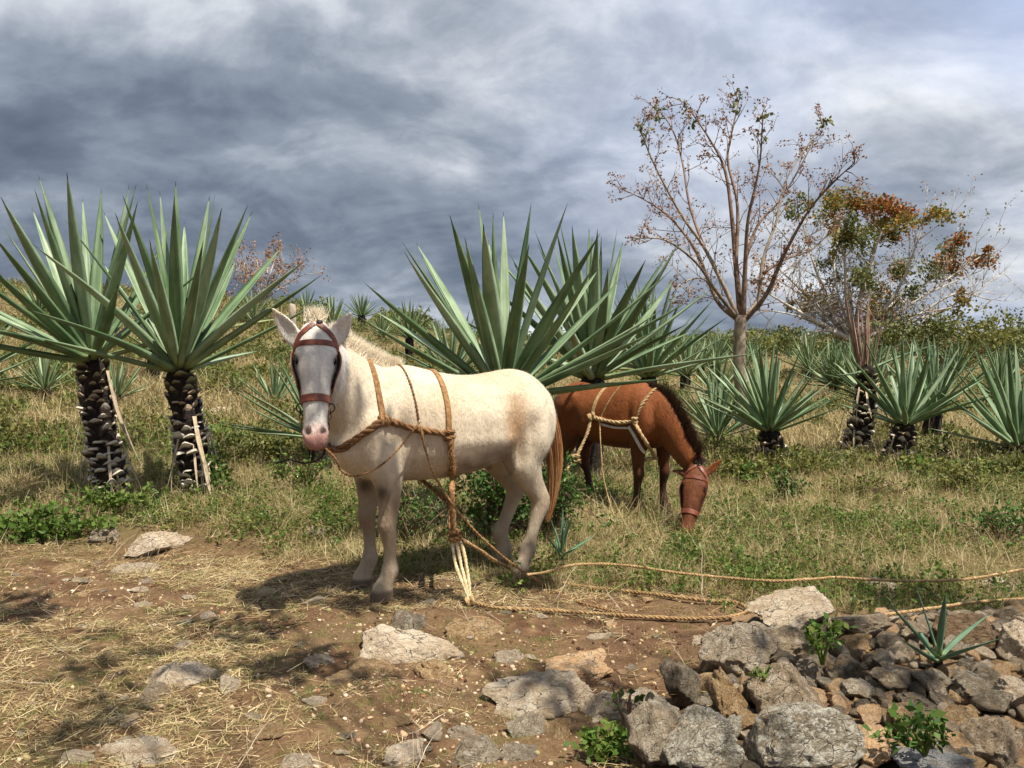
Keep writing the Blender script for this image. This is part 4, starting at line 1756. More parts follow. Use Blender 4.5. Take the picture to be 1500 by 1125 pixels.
def agave(label, crown, foot, L, n, tips=(), emin=8, emax=88, mat='agave', r0=0.15, r1=0.13, wide=1.0, seed=1, stubs=True, group=None, joined=False, dry=0, bow=0.0, lean=(0, 0, 1), jitter=6, rowgap=.052, amin=None):
    rng = np.random.default_rng(seed)
    foot = Vector(foot)
    crown = Vector(crown)
    root = empty('agave', foot)
    tag(root, label, 'agave', group)
    lean = Vector(lean).normalized()
    # trunk
    mid = foot.lerp(crown, .5) + Vector((bow, 0, 0))
    path = catmull([foot - Vector((0, 0, .08)), mid, crown], 8)
    mb = MB()
    k = len(path)
    mb.tube(path, [(r0 + (r1 - r0) * i / (k - 1)) * 0.88 * (0.96 + 0.08 * rng.random()) for i in range(k)], 14)
    top = crown + (path[-1] - path[-2]).normalized() * .05
    mb.tube([crown - Vector((0, 0, .02)), crown + (top - crown) * .8, top + (top - crown)], [r1 * .86, r1 * .7, r1 * .25], 14)
    mb.obj('trunk', M['agtrunk'], root)
    tl = sum((b - a).length for a, b in zip(path[:-1], path[1:]))
    if stubs and not joined:
        rows = max(2, int(tl / rowgap))
        fine = resample(path, tl / 60)
        for i in range(rows):
            t = (i + .5) / rows
            q = t * (len(fine) - 1.01)
            p = fine[int(q)].lerp(fine[int(q) + 1], q % 1)
            tan = (fine[int(q) + 1] - fine[int(q)]).normalized()
            rad = r0 + (r1 - r0) * t
            m = max(6, int(2 * math.pi * rad / 0.105))
            u = tan.cross(Vector((0, 1, 0))).normalized()
            w = tan.cross(u)
            for j in range(m):
                if rng.random() < 0.12:
                    continue
                a = 2 * math.pi * (j + .5 * (i % 2)) / m + rng.normal(0, .13)
                out = u * math.cos(a) + w * math.sin(a)
                o = bpy.data.objects.new('leaf_stub', STUB_TOP if t > .88 else STUB_MID if t > .68 + rng.normal(0, .06) else STUB)
                COL.objects.link(o)
                o.parent = root
                outd = (out + tan * rng.normal(-.05 if t < .45 else .12, .34) + tan.cross(out) * rng.normal(0, .28)).normalized()
                s = (0.088 + rng.normal(0, .019)) * (1.10 if t < .5 else 0.95)
                mm = basis(outd, tan).to_4x4() @ Matrix.Diagonal((s * rng.uniform(.75, 1.25), s * rng.uniform(.9, 1.25), s * rng.uniform(.55, .85), 1))
                mm.translation = p + out * (rad * .90) + tan * rng.normal(0, .016) - foot
                o.matrix_basis = mm
    # leaves
    meshes = LEAF[mat]
    parts = []
    for (px, py, side) in tips:
        # the tip lies on the pixel's ray where the leaf has its full length
        d = ray(px, py).normalized()
        oc = CAMV - crown
        b = d.dot(oc)
        LL = L * rng.uniform(.97, 1.03)
        disc = b * b - (oc.length_squared - LL * LL)
        if disc < 0:
            tip = CAMV + d * (-b)
        else:
            tip = CAMV + d * (-b + (math.sqrt(disc) if side > 0 else -math.sqrt(disc)))
        parts.append((tip - crown).normalized())
    ga = rng.uniform(0, 6.28)
    for i in range(n):
        t = (i + .5) / n
        e = emin + (emax - emin) * t ** 0.85 + rng.normal(0, jitter * .5)
        ga += 2.39996
        az = ga + rng.normal(0, .10)
        e = R(min(e, 89))
        d = Vector((math.cos(az) * math.cos(e), math.sin(az) * math.cos(e), math.sin(e)))
        # leaning crowns
        q = Vector((0, 0, 1)).rotation_difference(lean)
        d = q @ d
        if any(d.dot(x) > .993 for x in parts):
            continue
        parts.append(d)
    leaf_mb = []
    ax = lean
    for i, d in enumerate(parts):
        e = math.asin(max(-1, min(1, d.dot(ax))))
        rad = r1 * .75 * math.cos(e)
        hd = d - ax * d.dot(ax)
        hd = hd.normalized() if hd.length > 1e-4 else Vector((1, 0, 0))
        base = crown + hd * rad * .8 + ax * (.02 + .07 * math.sin(max(e, 0)))
        ll = L if i < len(tips) else L * rng.uniform(.80, 1.03)
        up = ax if e < R(80) else -hd
        up = (ax * 1.0 - hd * 0.25)
        me = meshes[rng.integers(0, len(meshes))]
        if not joined and i >= len(tips) and e < R(35) and rng.random() < .08:
            me = OLD[rng.integers(0, 2)]
        ws = wide * rng.uniform(.82, 1.08) * (1.0 if e < R(62) else .85)
        if joined:
            leaf_mb.append((me, base, d, up, ll, ws))
        else:
            put_leaf(root, me, base, d, up, ll, ws)
    if joined:
        vs, fs = [], []
        for (me, base, d, up, ll, ws) in leaf_mb:
            mt = basis(d, up).to_4x4() @ Matrix.Diagonal((ll, ll * ws, ll * ws, 1))
            mt.translation = Vector(base)
            o = len(vs)
            # a light version: every other section
            for v in me.vertices:
                vs.append(tuple(mt @ v.co))
            for p in me.polygons:
                fs.append(tuple(j + o for j in p.vertices))
        mb = MB()
        mb.add(vs, fs)
        mb.obj('leaves', M['agave_plain'], root)
    for i in range(dry):
        az = rng.uniform(0, 6.28)
        hd = Vector((math.cos(az), math.sin(az), 0))
        zt = rng.uniform(.15, .95)
        b = foot.lerp(crown, zt) + hd * (r0 * .95)
        d = (hd * rng.uniform(.15, .6) + Vector((0, 0, -1))).normalized()
        put_leaf(root, DRY[i % 3], b, d, hd, min(L * rng.uniform(.28, .5), (b.z - foot.z) * 1.05 + .08), rng.uniform(.8, 1.4), 'dry_leaf')
    return root


M['agave_plain'] = mat_blade('agave_leaf_distant', [(0.12, 0.175, 0.075), (0.175, 0.235, 0.115), (0.085, 0.13, 0.05), (0.25, 0.30, 0.165)], 0.5, 0.0)


def on_ground(px, py):
    return ground(px, py)


def crown_at(px, py, foot):
    return at(px, py, foot.y)


f_ = ground(170, 728)
agave('big agave on a tall scaly trunk rising from green herbs, no creeper on it', crown_at(134, 532, f_), f_, 1.62, 14,
      [(70, 275, 1), (96, 282, -1), (123, 299, 1), (152, 283, 1), (198, 290, 1), (204, 327, -1), (-2, 296, -1), (-8, 352, -1), (-30, 395, -1), (-55, 435, 1), (-40, 462, -1), (40, 318, 1), (228, 395, 1), (250, 440, 1)],
      emin=2, emax=78, seed=3, r0=.140, r1=.122, bow=-.03, dry=11, wide=.90)
f_ = ground(296, 726)
agave('big agave on a tall scaly trunk with green creeper at its foot', crown_at(262, 548, f_), f_, 1.62, 12,
      [(222, 286, 1), (231, 302, 1), (248, 291, -1), (260, 285, 1), (309, 296, 1), (276, 328, 1), (334, 324, -1), (369, 319, 1), (298, 384, -1), (412, 368, 1), (435, 380, -1), (463, 416, -1), (70, 355, -1), (61, 443, -1), (172, 337, -1), (142, 322, 1), (350, 400, 1)],
      emin=4, emax=80, seed=5, r0=.148, r1=.126, bow=.0, dry=12, wide=.90)
f_ = ground(-85, 690)
agave('agave at the margin with only a few leaf tips reaching in beside the tall trunk', at(-75, 575, f_.y), f_, 1.05, 34, [(52, 494, -1), (28, 470, 1), (48, 500, 1)], seed=7, emin=5, stubs=False)
f_ = ground(470, 690)
agave('low agave spreading long leaves behind the white mule\'s head', at(468, 645, f_.y), f_, 0.98, 16, [(325, 572, -1), (310, 622, -1), (388, 512, 1), (322, 628, 1), (410, 530, 1), (430, 540, -1)], seed=8, emin=5, r0=.14, wide=1.0, stubs=False)
f_ = ground(402, 600)
agave('small upright agave on the slope between the tall trunks and the bridled head', f_ + Vector((0, 0, .06)), f_, 0.62, 18, [(365, 530, -1), (395, 520, 1), (420, 525, 1), (345, 560, -1), (436, 545, 1)], seed=9, emin=25, stubs=False, wide=1.1)
f_ = at(738, 700, 6.75)
f_.z = hz(f_.x, f_.y)
agave('huge blue-green agave fanning out behind the back of the white mule', at(738, 588, 6.75), f_, 1.58, 9,
      [(541, 431, -1), (596, 391, -1), (617, 357, 1), (661, 334, -1), (703, 318, 1), (724, 358, 1), (741, 322, 1), (778, 320, 1), (768, 371, -1), (864, 361, -1), (874, 417, -1), (525, 482, -1), (956, 552, -1), (1003, 466, -1), (950, 512, -1), (627, 388, 1), (700, 332, -1), (905, 430, 1), (985, 425, -1), (560, 455, 1)],
      seed=11, emin=10, emax=82, r0=.17, r1=.145, wide=.96, stubs=False)
f_ = at(862, 700, 9.0)
f_.z = hz(f_.x, f_.y)
agave('large agave behind the rump of the brown mule', at(868, 558, 9.0), f_, 1.62, 26,
      [(790, 354, 1), (782, 360, -1), (827, 336, 1), (836, 347, -1), (860, 338, 1), (868, 340, -1), (913, 360, 1), (934, 384, -1), (958, 406, 1), (966, 425, -1), (743, 382, 1), (746, 408, -1), (815, 376, 1), (990, 430, 1)],
      seed=13, emin=5, r0=.17, r1=.15, wide=1.05, stubs=False)
f_ = at(945, 640, 11.2)
f_.z = hz(f_.x, f_.y)
agave('agave rising behind the withers of the brown mule', at(950, 556, 11.2), f_, 1.32, 44, [(985, 425, 1), (1010, 470, -1), (1015, 500, 1), (925, 440, -1)], seed=14, emin=8, wide=0.95, stubs=False)
f_ = at(655, 600, 11.0)
f_.z = hz(f_.x, f_.y)
agave('small agave half hidden on the slope above the mule\'s withers', at(662, 556, 11.0), f_, 0.85, 30, [], seed=15, emin=8, stubs=False)
f_ = ground(1142, 684)
agave('dense pale agave on a short stump beside the bare tree', at(1127, 636, f_.y), f_, 1.02, 58, [(1040, 580, -1), (1212, 582, 1), (1060, 560, -1)], seed=16, emin=14, wide=0.95, r0=.15, r1=.13, dry=6, lean=(-.08, 0, 1))
f_ = ground(1050, 655)
agave('agave sitting low between the brown mule and the bare tree', f_ + Vector((0, 0, .10)), f_, 0.85, 42, [(990, 575, -1), (1000, 560, 1)], seed=17, emin=12, wide=.9, stubs=False)
f_ = ground(1308, 684)
agave('agave with wide open leaves on a short leaning stump full of dry leaves', at(1326, 626, f_.y), f_, 1.10, 26, [(1280, 538, -1), (1316, 526, 1), (1338, 516, 1), (1362, 530, -1), (1248, 560, -1), (1410, 520, 1), (1428, 556, -1), (1400, 590, -1), (1250, 572, 1)], seed=18, emin=10, r0=.17, r1=.13, dry=9, lean=(.06, 0, 1))
f_ = ground(1455, 690)
agave('agave on a fallen scaly stump next to the yellow-green bush', at(1492, 660, f_.y), f_, 1.25, 26, [(1428, 534, -1), (1405, 575, -1), (1412, 608, -1), (1450, 560, 1), (1470, 545, 1), (1490, 545, 1)], seed=19, emin=8, r0=.15, r1=.13, dry=3)
f_ = ground(1362, 652)
agave('agave close behind the wide open one with the leaning stump', at(1368, 606, f_.y), f_, 1.05, 36, [], seed=20, emin=10, dry=4, stubs=False)
f_ = ground(1222, 578)
agave('bushy agave beyond pale stones in the field', f_ + Vector((0, 0, .15)), f_, 1.05, 60, [], seed=22, emin=8, stubs=False, mat='agave_far')
f_ = ground(1000, 560)
for (px, py, L_, lb, sd) in [(600, 530, .80, 'small agave on a thin dark trunk on the ridge', 31), (560, 502, .62, 'little star-shaped agave on the ridge', 32), (488, 492, .85, 'agave on the ridge seen between the white mule\'s ears', 33),
                             (66, 588, .62, 'small agave with a skirt of dry leaves on the slope behind the tall trunk', 34), (225, 560, .70, 'agave with a long skirt of dead leaves between the two tall trunks', 35),
                             (372, 482, .75, 'agave on the ridge beside the weathered post', 36), (58, 470, .80, 'agave on top of the hill behind the leaves of the tall agave', 37), (172, 600, .55, 'young agave low behind the tall trunks', 38)]:
    f_ = ground(px, py)
    hgt = .45 if sd in (31, 35) else .12
    agave(lb, f_ + Vector((0, 0, hgt)), f_, L_, 34, [], seed=sd, emin=10, joined=True, wide=1.0, dry=(14 if sd in (34, 35) else 4), r0=.11, r1=.10)

# the leaning, almost leafless one with reddish upright stalks
f_ = ground(1245, 672)
cr_ = at(1270, 545, f_.y)
rt = agave('leaning scaly trunk of an old agave topped with reddish upright dry leaves', cr_, f_, 0.95, 0, [(1362, 504, 1), (1225, 562, -1)], seed=23, r0=.17, r1=.11, dry=16, bow=.06)
rng_ = np.random.default_rng(4)
STK = [leaf_mesh('stalk_leaf', M['stalk'], 0.05, b2, 0.6, s2, 9, .008, .5) for b2, s2 in ((.04, .02), (-.05, -.03), (.0, .06))]
for i in range(13):
    a_ = rng_.uniform(0, 6.28)
    d_ = Vector((math.cos(a_) * rng_.uniform(.03, .22), math.sin(a_) * .18, 1)).normalized()
    put_leaf(rt, STK[i % 3], cr_ + Vector((rng_.normal(0, .04), rng_.normal(0, .04), -.02)), d_, (math.cos(a_), math.sin(a_), 0), rng_.uniform(.55, 1.05), rng_.uniform(.8, 1.3), 'stalk_leaf')

# seedlings
f_ = ground(822, 832)
agave('young dark green agave seedling in the grass by the hind hooves of the white mule', f_ + Vector((0, 0, .03)), f_, .30, 3, [(826, 757, 1), (838, 770, -1), (802, 800, -1), (872, 793, 1), (845, 810, -1), (812, 785, 1)], seed=24, emin=40, mat='agave_dark', r0=.03, r1=.025, wide=1.15, stubs=False)
f_ = ground(1375, 968, .05)
agave('small dark agave with four long leaves growing on the rubble heap', f_ - Vector((0, 0, .045)), f_ - Vector((0, 0, .09)), .36, 2, [(1298, 905, -1), (1383, 897, -1), (1460, 955, -1), (1322, 962, -1), (1345, 935, 1)], seed=25, mat='agave_dark', r0=.03, r1=.025, wide=1.25, stubs=False)
f_ = ground(1380, 690)
rt = agave('broken dead agave stump with curled dry leaves', f_ + Vector((0, 0, .22)), f_, .3, 0, [], seed=26, r0=.09, r1=.07, dry=10, rowgap=.06)

# the rest of the field
rng_ = np.random.default_rng(77)
FIELD = []
tries = 0
while len(FIELD) < 42 and tries < 6000:
    tries += 1
    d_ = 13 + 34 * rng_.random() ** 1.2
    px_ = rng_.uniform(960, 1540) if rng_.random() < .92 else rng_.uniform(440, 760)
    x_ = (px_ - 750) / FPX * d_
    if px_ < 800 and d_ < 18:
        continue
    p_ = Vector((x_, d_, hz(x_, d_)))
    if any((p_ - q_).length < 2.3 for q_ in FIELD):
        continue
    if abs(px_ - 1085) < 24 and d_ < 15:
        continue
    FIELD.append(p_)
for i, p_ in enumerate(FIELD):
    left = p_.x < 0
    L_ = rng_.uniform(.85, 1.25) * (0.7 if left else 1)
    pxl = 750 + FPX * p_.x / p_.y
    where = 'on the bare ridge behind the white mule' if left else 'between the brown mule and the bare tree' if pxl < 1085 else 'between the bare tree and the leaning scaly trunk' if pxl < 1262 else 'beyond the leaning scaly trunk'
    far = 'distant' if p_.y < 26 else 'tiny far-off'
    agave(f'{far} pale green agave {where}', p_ + Vector((0, 0, rng_.uniform(.05, .35))), p_, L_, 26 if p_.y > 22 else 36, [], seed=100 + i,
          emin=8, joined=True, wide=1.05, group=f'{far} agaves {where}', dry=0, r0=.13, r1=.12)

# ------------------------------------------------------------------ trees
def leaf_cloud(mb, c, rad, n, size, rng, mi=0, droop=0.0, shell=0.5):
    """small bent leaves through an uneven volume"""
    c = Vector(c)
    lob = [(Vector(rng.normal(size=3)) * .55, rng.uniform(.35, .65)) for _ in range(7)]
    k = 0
    while k < n:
        o, r = lob[rng.integers(0, len(lob))]
        d = Vector(rng.normal(size=3)).normalized() * r * (rng.uniform() ** shell)
        p = o + d
        q = c + Vector((p.x * rad[0], p.y * rad[1], p.z * rad[2]))
        L = size * rng.uniform(.6, 1.3)
        u = Vector(rng.normal(size=3)) + Vector((0, 0, -droop))
        u.normalize()
        w = u.cross(Vector(rng.normal(size=3))).normalized() * L * .30
        nn = u.cross(w).normalized() * L * .10
        a, b_ = q, q + u * L
        m = q + u * L * .5
        i = len(mb.v)
        mb.v.extend([tuple(a), tuple(m - w + nn), tuple(b_), tuple(m + w + nn)])
        mb.f.append((i, i + 1, i + 2, i + 3))
        mb.m.append(mi)
        k += 1


def branch(mb, path, r0, r1, n=7):
    k = len(path)
    mb.tube(path, [r0 + (r1 - r0) * (i / (k - 1)) ** 0.8 for i in range(k)], n)


def grow(mb, p, d, L, r, depth, rng, ends, up=.12, spread=.75, kids=3, segs=4):
    """a twig with smaller twigs"""
    pts = [Vector(p)]
    dd = Vector(d).normalized()
    for i in range(segs):
        dd = (dd + Vector(rng.normal(size=3)) * .14 + Vector((0, 0, up * .5))).normalized()
        pts.append(pts[-1] + dd * (L / segs))
    branch(mb, pts, r, r * .45, 5 if r > .012 else 4)
    if depth == 0:
        ends.append((pts[-1], dd))
        ends.append((pts[-2], dd))
        return
    for _ in range(kids):
        i = rng.integers(1, segs + 1)
        side = Vector(rng.normal(size=3))
        nd = (dd + side.normalized() * spread + Vector((0, 0, up))).normalized()
        grow(mb, pts[i], nd, L * rng.uniform(.45, .75), r * .55, depth - 1, rng, ends, up, spread, kids, segs)
    ends.append((pts[-1], dd))


def bare_tree():
    rng = np.random.default_rng(21)
    foot = ground(1086, 642)
    Y = foot.y
    S = Y / 13.0
    root = empty('bare_tree', foot)
    tag(root, 'tall nearly leafless tree with forked trunk and fan of thin brown branches', 'tree')
    mb = MB()
    trunk = catmull([foot - Vector((0, 0, .15)), at(1087, 590, Y), at(1083, 530, Y), at(1085, 462, Y)], 6)
    branch(mb, trunk, .112 * S, .090 * S, 12)
    mb.obj('trunk', M['bark'], root)
    limbs = [([(1083, 468), (1058, 415), (1030, 360), (1000, 318), (972, 268), (950, 222), (936, 180)], -.4, .055),
             ([(1085, 465), (1078, 390), (1072, 320), (1062, 250), (1040, 205), (1004, 152)], .5, .075),
             ([(1088, 466), (1092, 380), (1096, 320), (1112, 245), (1118, 168)], -.6, .065),
             ([(1086, 468), (1110, 440), (1118, 380), (1138, 322), (1152, 262), (1204, 182)], .3, .06),
             ([(1090, 470), (1122, 432), (1150, 370), (1185, 308), (1218, 270), (1252, 238)], -.9, .06),
             ([(1082, 470), (1050, 440), (1022, 372), (985, 322), (950, 296), (914, 278)], .7, .055),
             ([(1080, 466), (1048, 425), (1020, 385), (975, 352), (928, 349)], -1.0, .05),
             ([(1078, 390), (1080, 300), (1066, 235), (1074, 185), (1084, 140)], .2, .045),
             ([(1092, 380), (1110, 330), (1145, 290), (1180, 230), (1190, 205)], 1.0, .04),
             ([(1050, 425), (1028, 408), (1000, 414), (984, 432)], -.2, .025),
             ([(1118, 400), (1150, 380), (1190, 365), (1225, 330)], .6, .035),
             ([(1030, 360), (1010, 300), (1000, 240), (985, 190), (958, 152)], .8, .035)]
    leaf = MB()
    green = MB()
    lb = [MB() for _ in limbs]
    for li, (pix, dy, r) in enumerate(limbs):
        kk = len(pix)
        path = [at(px, py, Y + dy * (i / (kk - 1)) ** 1.1) for i, (px, py) in enumerate(pix)]
        path = catmull(path, 5)
        branch(lb[li], path, r * .72 * S, .007 * S, 7)
        ends = []
        for q in range(3, len(path), 2):
            t = q / len(path)
            tan = (path[min(q + 1, len(path) - 1)] - path[q - 1]).normalized()
            for _ in range(1 if t < .45 else 2):
                side = Vector(rng.normal(size=3)).normalized()
                grow(lb[li], path[q], (tan * .8 + side * .85 + Vector((0, 0, .15))).normalized(), rng.uniform(.30, .70) * S * (1.1 - .65 * t), .008 * S, 1, rng, ends, .06, .8, 2 if t < .6 else 3, 3)
        ends.append((path[-1], Vector((0, 0, 1))))
        for (p, d) in ends:
            if rng.random() < .78:
                leaf_cloud(leaf, p, (.05 * S, .05 * S, .05 * S), rng.integers(3, 8), .042 * S, rng)
        if li in (0, 1, 2, 3, 7, 11):
            for _ in range(2):
                q = path[-1 - rng.integers(0, 3)]
                leaf_cloud(green, q, (.09 * S, .09 * S, .09 * S), 16, .085 * S, rng)
        lb[li].obj('limb', M['twig'] if li % 3 else M['bark'], root)
    leaf.obj('dry_pods', M['pinkleaf'], root)['kind'] = 'stuff'
    green.obj('last_leaves', M['oliveleaf'], root)['kind'] = 'stuff'


bare_tree()


def mottled_tree():
    rng = np.random.default_rng(5)
    Y = 24.0
    S = Y / FPX
    foot = at(1262, 540, Y)
    foot.z = hz(foot.x, foot.y)
    root = empty('broadleaf_tree', foot)
    tag(root, 'spreading white-barked tree with separate green and rust-red leaf clumps', 'tree')
    tr = MB()
    b0 = at(1250, 500, Y)
    branch(tr, catmull([foot - Vector((0, 0, .2)), at(1258, 520, Y), b0], 4), .22, .18, 10)
    tr.obj('trunk', M['whitebark'], root)
    clumps = [(1300, 300, 40, 34, 'redleaf', 0), (1222, 312, 36, 30, 'orangeleaf', .8), (1352, 332, 34, 18, 'orangeleaf', -.6), (1400, 375, 29, 25, 'redleaf', .5), (1266, 378, 28, 32, 'oliveleaf', -.8), (1332, 412, 38, 36, 'oliveleaf', .9),
              (1368, 470, 34, 28, 'oliveleaf', -.5), (1266, 462, 38, 34, 'orangeleaf', 0.4), (1160, 492, 28, 14, 'oliveleaf', -.3), (1196, 448, 24, 26, 'orangeleaf', .6), (1404, 443, 11, 11, 'orangeleaf', -.2), (1168, 305, 20, 14, 'oliveleaf', .7),
              (1212, 405, 16, 18, 'oliveleaf', 1.0), (1443, 366, 6, 6, 'redleaf', .2), (1300, 480, 26, 16, 'oliveleaf', -.9), (1235, 345, 22, 18, 'orangeleaf', -.4), (1300, 335, 28, 18, 'oliveleaf', .3), (1130, 380, 22, 20, 'pinkleaf', .8), (1120, 420, 26, 18, 'pinkleaf', -.5)]
    for ci, (px, py, rx, ry, mt, dy) in enumerate(clumps):
        c = at(px, py, Y + dy * 1.3)
        mb = MB()
        leaf_cloud(mb, c, (rx * S * 1.15, rx * S * 1.0, ry * S * 1.15), int(70 + rx * ry * (1.35 if mt != 'pinkleaf' else .3)), .105, rng)
        lo = MB()
        mid = at(1250 + (px - 1250) * .45 + rng.normal(0, 8), 500 + (py - 500) * .42 + rng.normal(0, 6), Y + dy * .5)
        pth = catmull([b0, mid, c + Vector((rng.normal(0, .1), 0, -.1))], 6)
        branch(lo, pth, .085 if rx > 20 else .05, .018, 7)
        ends = []
        for q in range(5, len(pth)):
            side = Vector(rng.normal(size=3)).normalized()
            grow(lo, pth[q], (side + Vector((0, 0, .35))).normalized(), rng.uniform(.5, 1.0), .016, 2, rng, ends, .1, .8, 2, 3)
        limb = lo.obj('limb', M['whitebark'], root)
        mb.obj('leaf_clump', M[mt], limb)['kind'] = 'stuff'
        sp = MB()
        for (p, d) in ends[::2]:
            leaf_cloud(sp, p, (.13, .13, .13), 4, .075, rng)
        if sp.f:
            sp.obj('sparse_leaves', M['oliveleaf' if ci % 2 else 'pinkleaf'], limb)['kind'] = 'stuff'
    # bare outer limbs on the right and left
    for (a, b_, c) in [((1300, 470), (1360, 430), (1440, 395)), ((1310, 480), (1390, 450), (1470, 400)), ((1330, 470), (1400, 430), (1452, 440)), ((1220, 480), (1170, 430), (1120, 400)), ((1230, 470), (1190, 380), (1180, 330)),
                       ((1270, 460), (1275, 400), (1290, 340)), ((1240, 470), (1222, 400), (1230, 330)), ((1225, 490), (1165, 462), (1095, 452))]:
        lo = MB()
        pth = catmull([b0, at(a[0], a[1], Y), at(b_[0], b_[1], Y + rng.normal(0, .5)), at(c[0], c[1], Y + rng.normal(0, .6))], 5)
        branch(lo, pth, .06, .012, 6)
        ends = []
        for q in range(4, len(pth)):
            grow(lo, pth[q], (Vector(rng.normal(size=3)).normalized() + Vector((.25 if c[0] > 1300 else -.2, 0, .4))).normalized(), rng.uniform(.5, .95), .013, 2, rng, ends, .1, .7, 3, 3)
        lo.obj('limb', M['whitebark'], root)


mottled_tree()


def shrub(name, label, foot, rad, n, size, mat, seed, cat='shrub', stems=8, bark='twig', group=None, lift=.55):
    rng = np.random.default_rng(seed)
    foot = Vector(foot)
    root = empty(name, foot)
    tag(root, label, cat, group)
    st = MB()
    lf = MB()
    per = max(4, n // stems)
    for i in range(stems):
        a = 2 * math.pi * i / stems + rng.normal(0, .3)
        q = rng.uniform(.25, .95)
        tip = foot + Vector((math.cos(a) * rad[0] * q, math.sin(a) * rad[1] * q, rad[2] * rng.uniform(.55, 1.1) * (1.15 - .5 * q)))
        mid = foot.lerp(tip, .5) + Vector((rng.normal(0, .05), rng.normal(0, .05), .1)) * rad[2]
        pth = catmull([foot - Vector((0, 0, .03)), mid, tip], 4)
        branch(st, pth, .006 + .012 * rad[2], .003, 5)
        for _ in range(5):
            t = rng.integers(3, len(pth))
            e = pth[t] + Vector((rng.normal(0, .18) * rad[0], rng.normal(0, .18) * rad[1], rng.normal(.05, .15) * rad[2]))
            if e.z < foot.z + .02:
                e.z = foot.z + .02
            branch(st, [pth[t], (pth[t] + e) / 2 + Vector((0, 0, .02)), e], .004, .002, 4)
            leaf_cloud(lf, e, (rad[0] * .22, rad[1] * .22, rad[2] * .18), per // 5, size, rng)
    st.obj('stems', M[bark], root)
    lf.obj('foliage', M[mat], root)['kind'] = 'stuff'
    return root


# undergrowth that can be told apart
g_ = ground
shrub('leafy_shrub', 'dark leafy shrub filling the shade behind the white mule\'s belly', Vector((-.10, 6.35, hz(-.10, 6.35))), (.62, .30, .66), 2600, .038, 'herbdark', 1, stems=14)
shrub('leafy_shrub', 'dark bushy undergrowth behind the hind legs of the white mule', Vector((.32, 6.55, hz(.32, 6.55))), (.40, .28, .50), 1500, .036, 'herbdark', 2, stems=10)
shrub('leafy_shrub', 'twiggy dark undergrowth behind the fore legs of the white mule', Vector((-.75, 6.30, hz(-.75, 6.30))), (.42, .22, .42), 900, .034, 'herbdark', 22, stems=12)
shrub('herb_patch', 'fresh green broad-leaved herbs at the foot of the bank beside the broad stone slab', g_(62, 792), (.55, .22, .22), 800, .055, 'herb', 3, 'herb', stems=14, bark='herb')
shrub('herb_patch', 'bright green herbs growing under the tall agave without creeper', g_(150, 752), (.50, .20, .20), 500, .045, 'herb', 4, 'herb', stems=10, bark='herb')
shrub('creeper', 'light green creeper climbing the foot of the tall agave trunk', g_(306, 728), (.26, .18, .42), 420, .045, 'herb', 5, 'creeper', stems=7, bark='herb')
shrub('leafy_shrub', 'yellow-green bush in the dry grass before the fallen agave stump', g_(1405, 728), (.38, .25, .26), 1500, .038, 'yellowleaf', 6, stems=12)
shrub('leafy_shrub', 'small dark bush in the dry grass past the ear of the brown mule', g_(1150, 738), (.22, .18, .26), 600, .035, 'herbdark', 7, stems=8)
shrub('leafy_shrub', 'pale green bush beside the muzzle of the grazing brown mule', g_(1072, 690), (.40, .22, .30), 1100, .04, 'yellowleaf', 8, stems=10)
shrub('leafy_shrub', 'low green bush on the slope right of the creeper-covered trunk', g_(345, 690), (.32, .2, .22), 700, .036, 'yellowleaf', 9, stems=9)
shrub('leafy_shrub', 'small green bush below the white mule\'s chin', g_(440, 722), (.36, .2, .28), 800, .036, 'herb', 10, stems=9, bark='twig')
shrub('leafy_shrub', 'dark wiry bush at the margin above the slack cord', g_(1475, 800), (.42, .25, .30), 1100, .032, 'herbdark', 11, stems=12)
shrub('leafy_shrub', 'green bush in the grass behind the pale half-buried boulder', g_(1268, 730), (.45, .25, .2), 800, .034, 'yellowleaf', 12, stems=9)
shrub('herb_patch', 'green sprig growing between the grey boulders of the rubble heap', g_(1205, 962, .12), (.10, .07, .14), 110, .034, 'herb', 13, 'herb', stems=5, bark='herb')
shrub('herb_patch', 'dark green vine leaves beside the orange stone', g_(1355, 1092, .12), (.15, .09, .09), 120, .036, 'herbdark', 14, 'herb', stems=6, bark='herb')
shrub('herb_patch', 'green weed at the near foot of the smooth grey boulder', g_(885, 1112), (.17, .10, .10), 420, .030, 'herb', 15, 'herb', stems=9, bark='herb')
shrub('herb_patch', 'thin sapling with a few leaves beside the white split stone', g_(925, 1062), (.14, .07, .16), 26, .04, 'herbdark', 16, 'herb', stems=4)
shrub('herb_patch', 'tiny green sprig under the overhanging grey boulder', g_(1118, 1000, .10), (.06, .05, .05), 24, .03, 'herb', 17, 'herb', stems=4, bark='herb')
shrub('leafy_shrub', 'round yellow-green bush on the far side of the field under the white-barked tree', Vector((13.6, 26.5, hz(13.6, 26.5))), (2.0, 1.6, 1.9), 3800, .12, 'yellowleaf', 18, stems=16)
shrub('leafy_shrub', 'olive bush at the far edge of the field', Vector((18.5, 31, hz(18.5, 31))), (2.6, 2, 1.8), 3000, .14, 'oliveleaf', 19, stems=16)


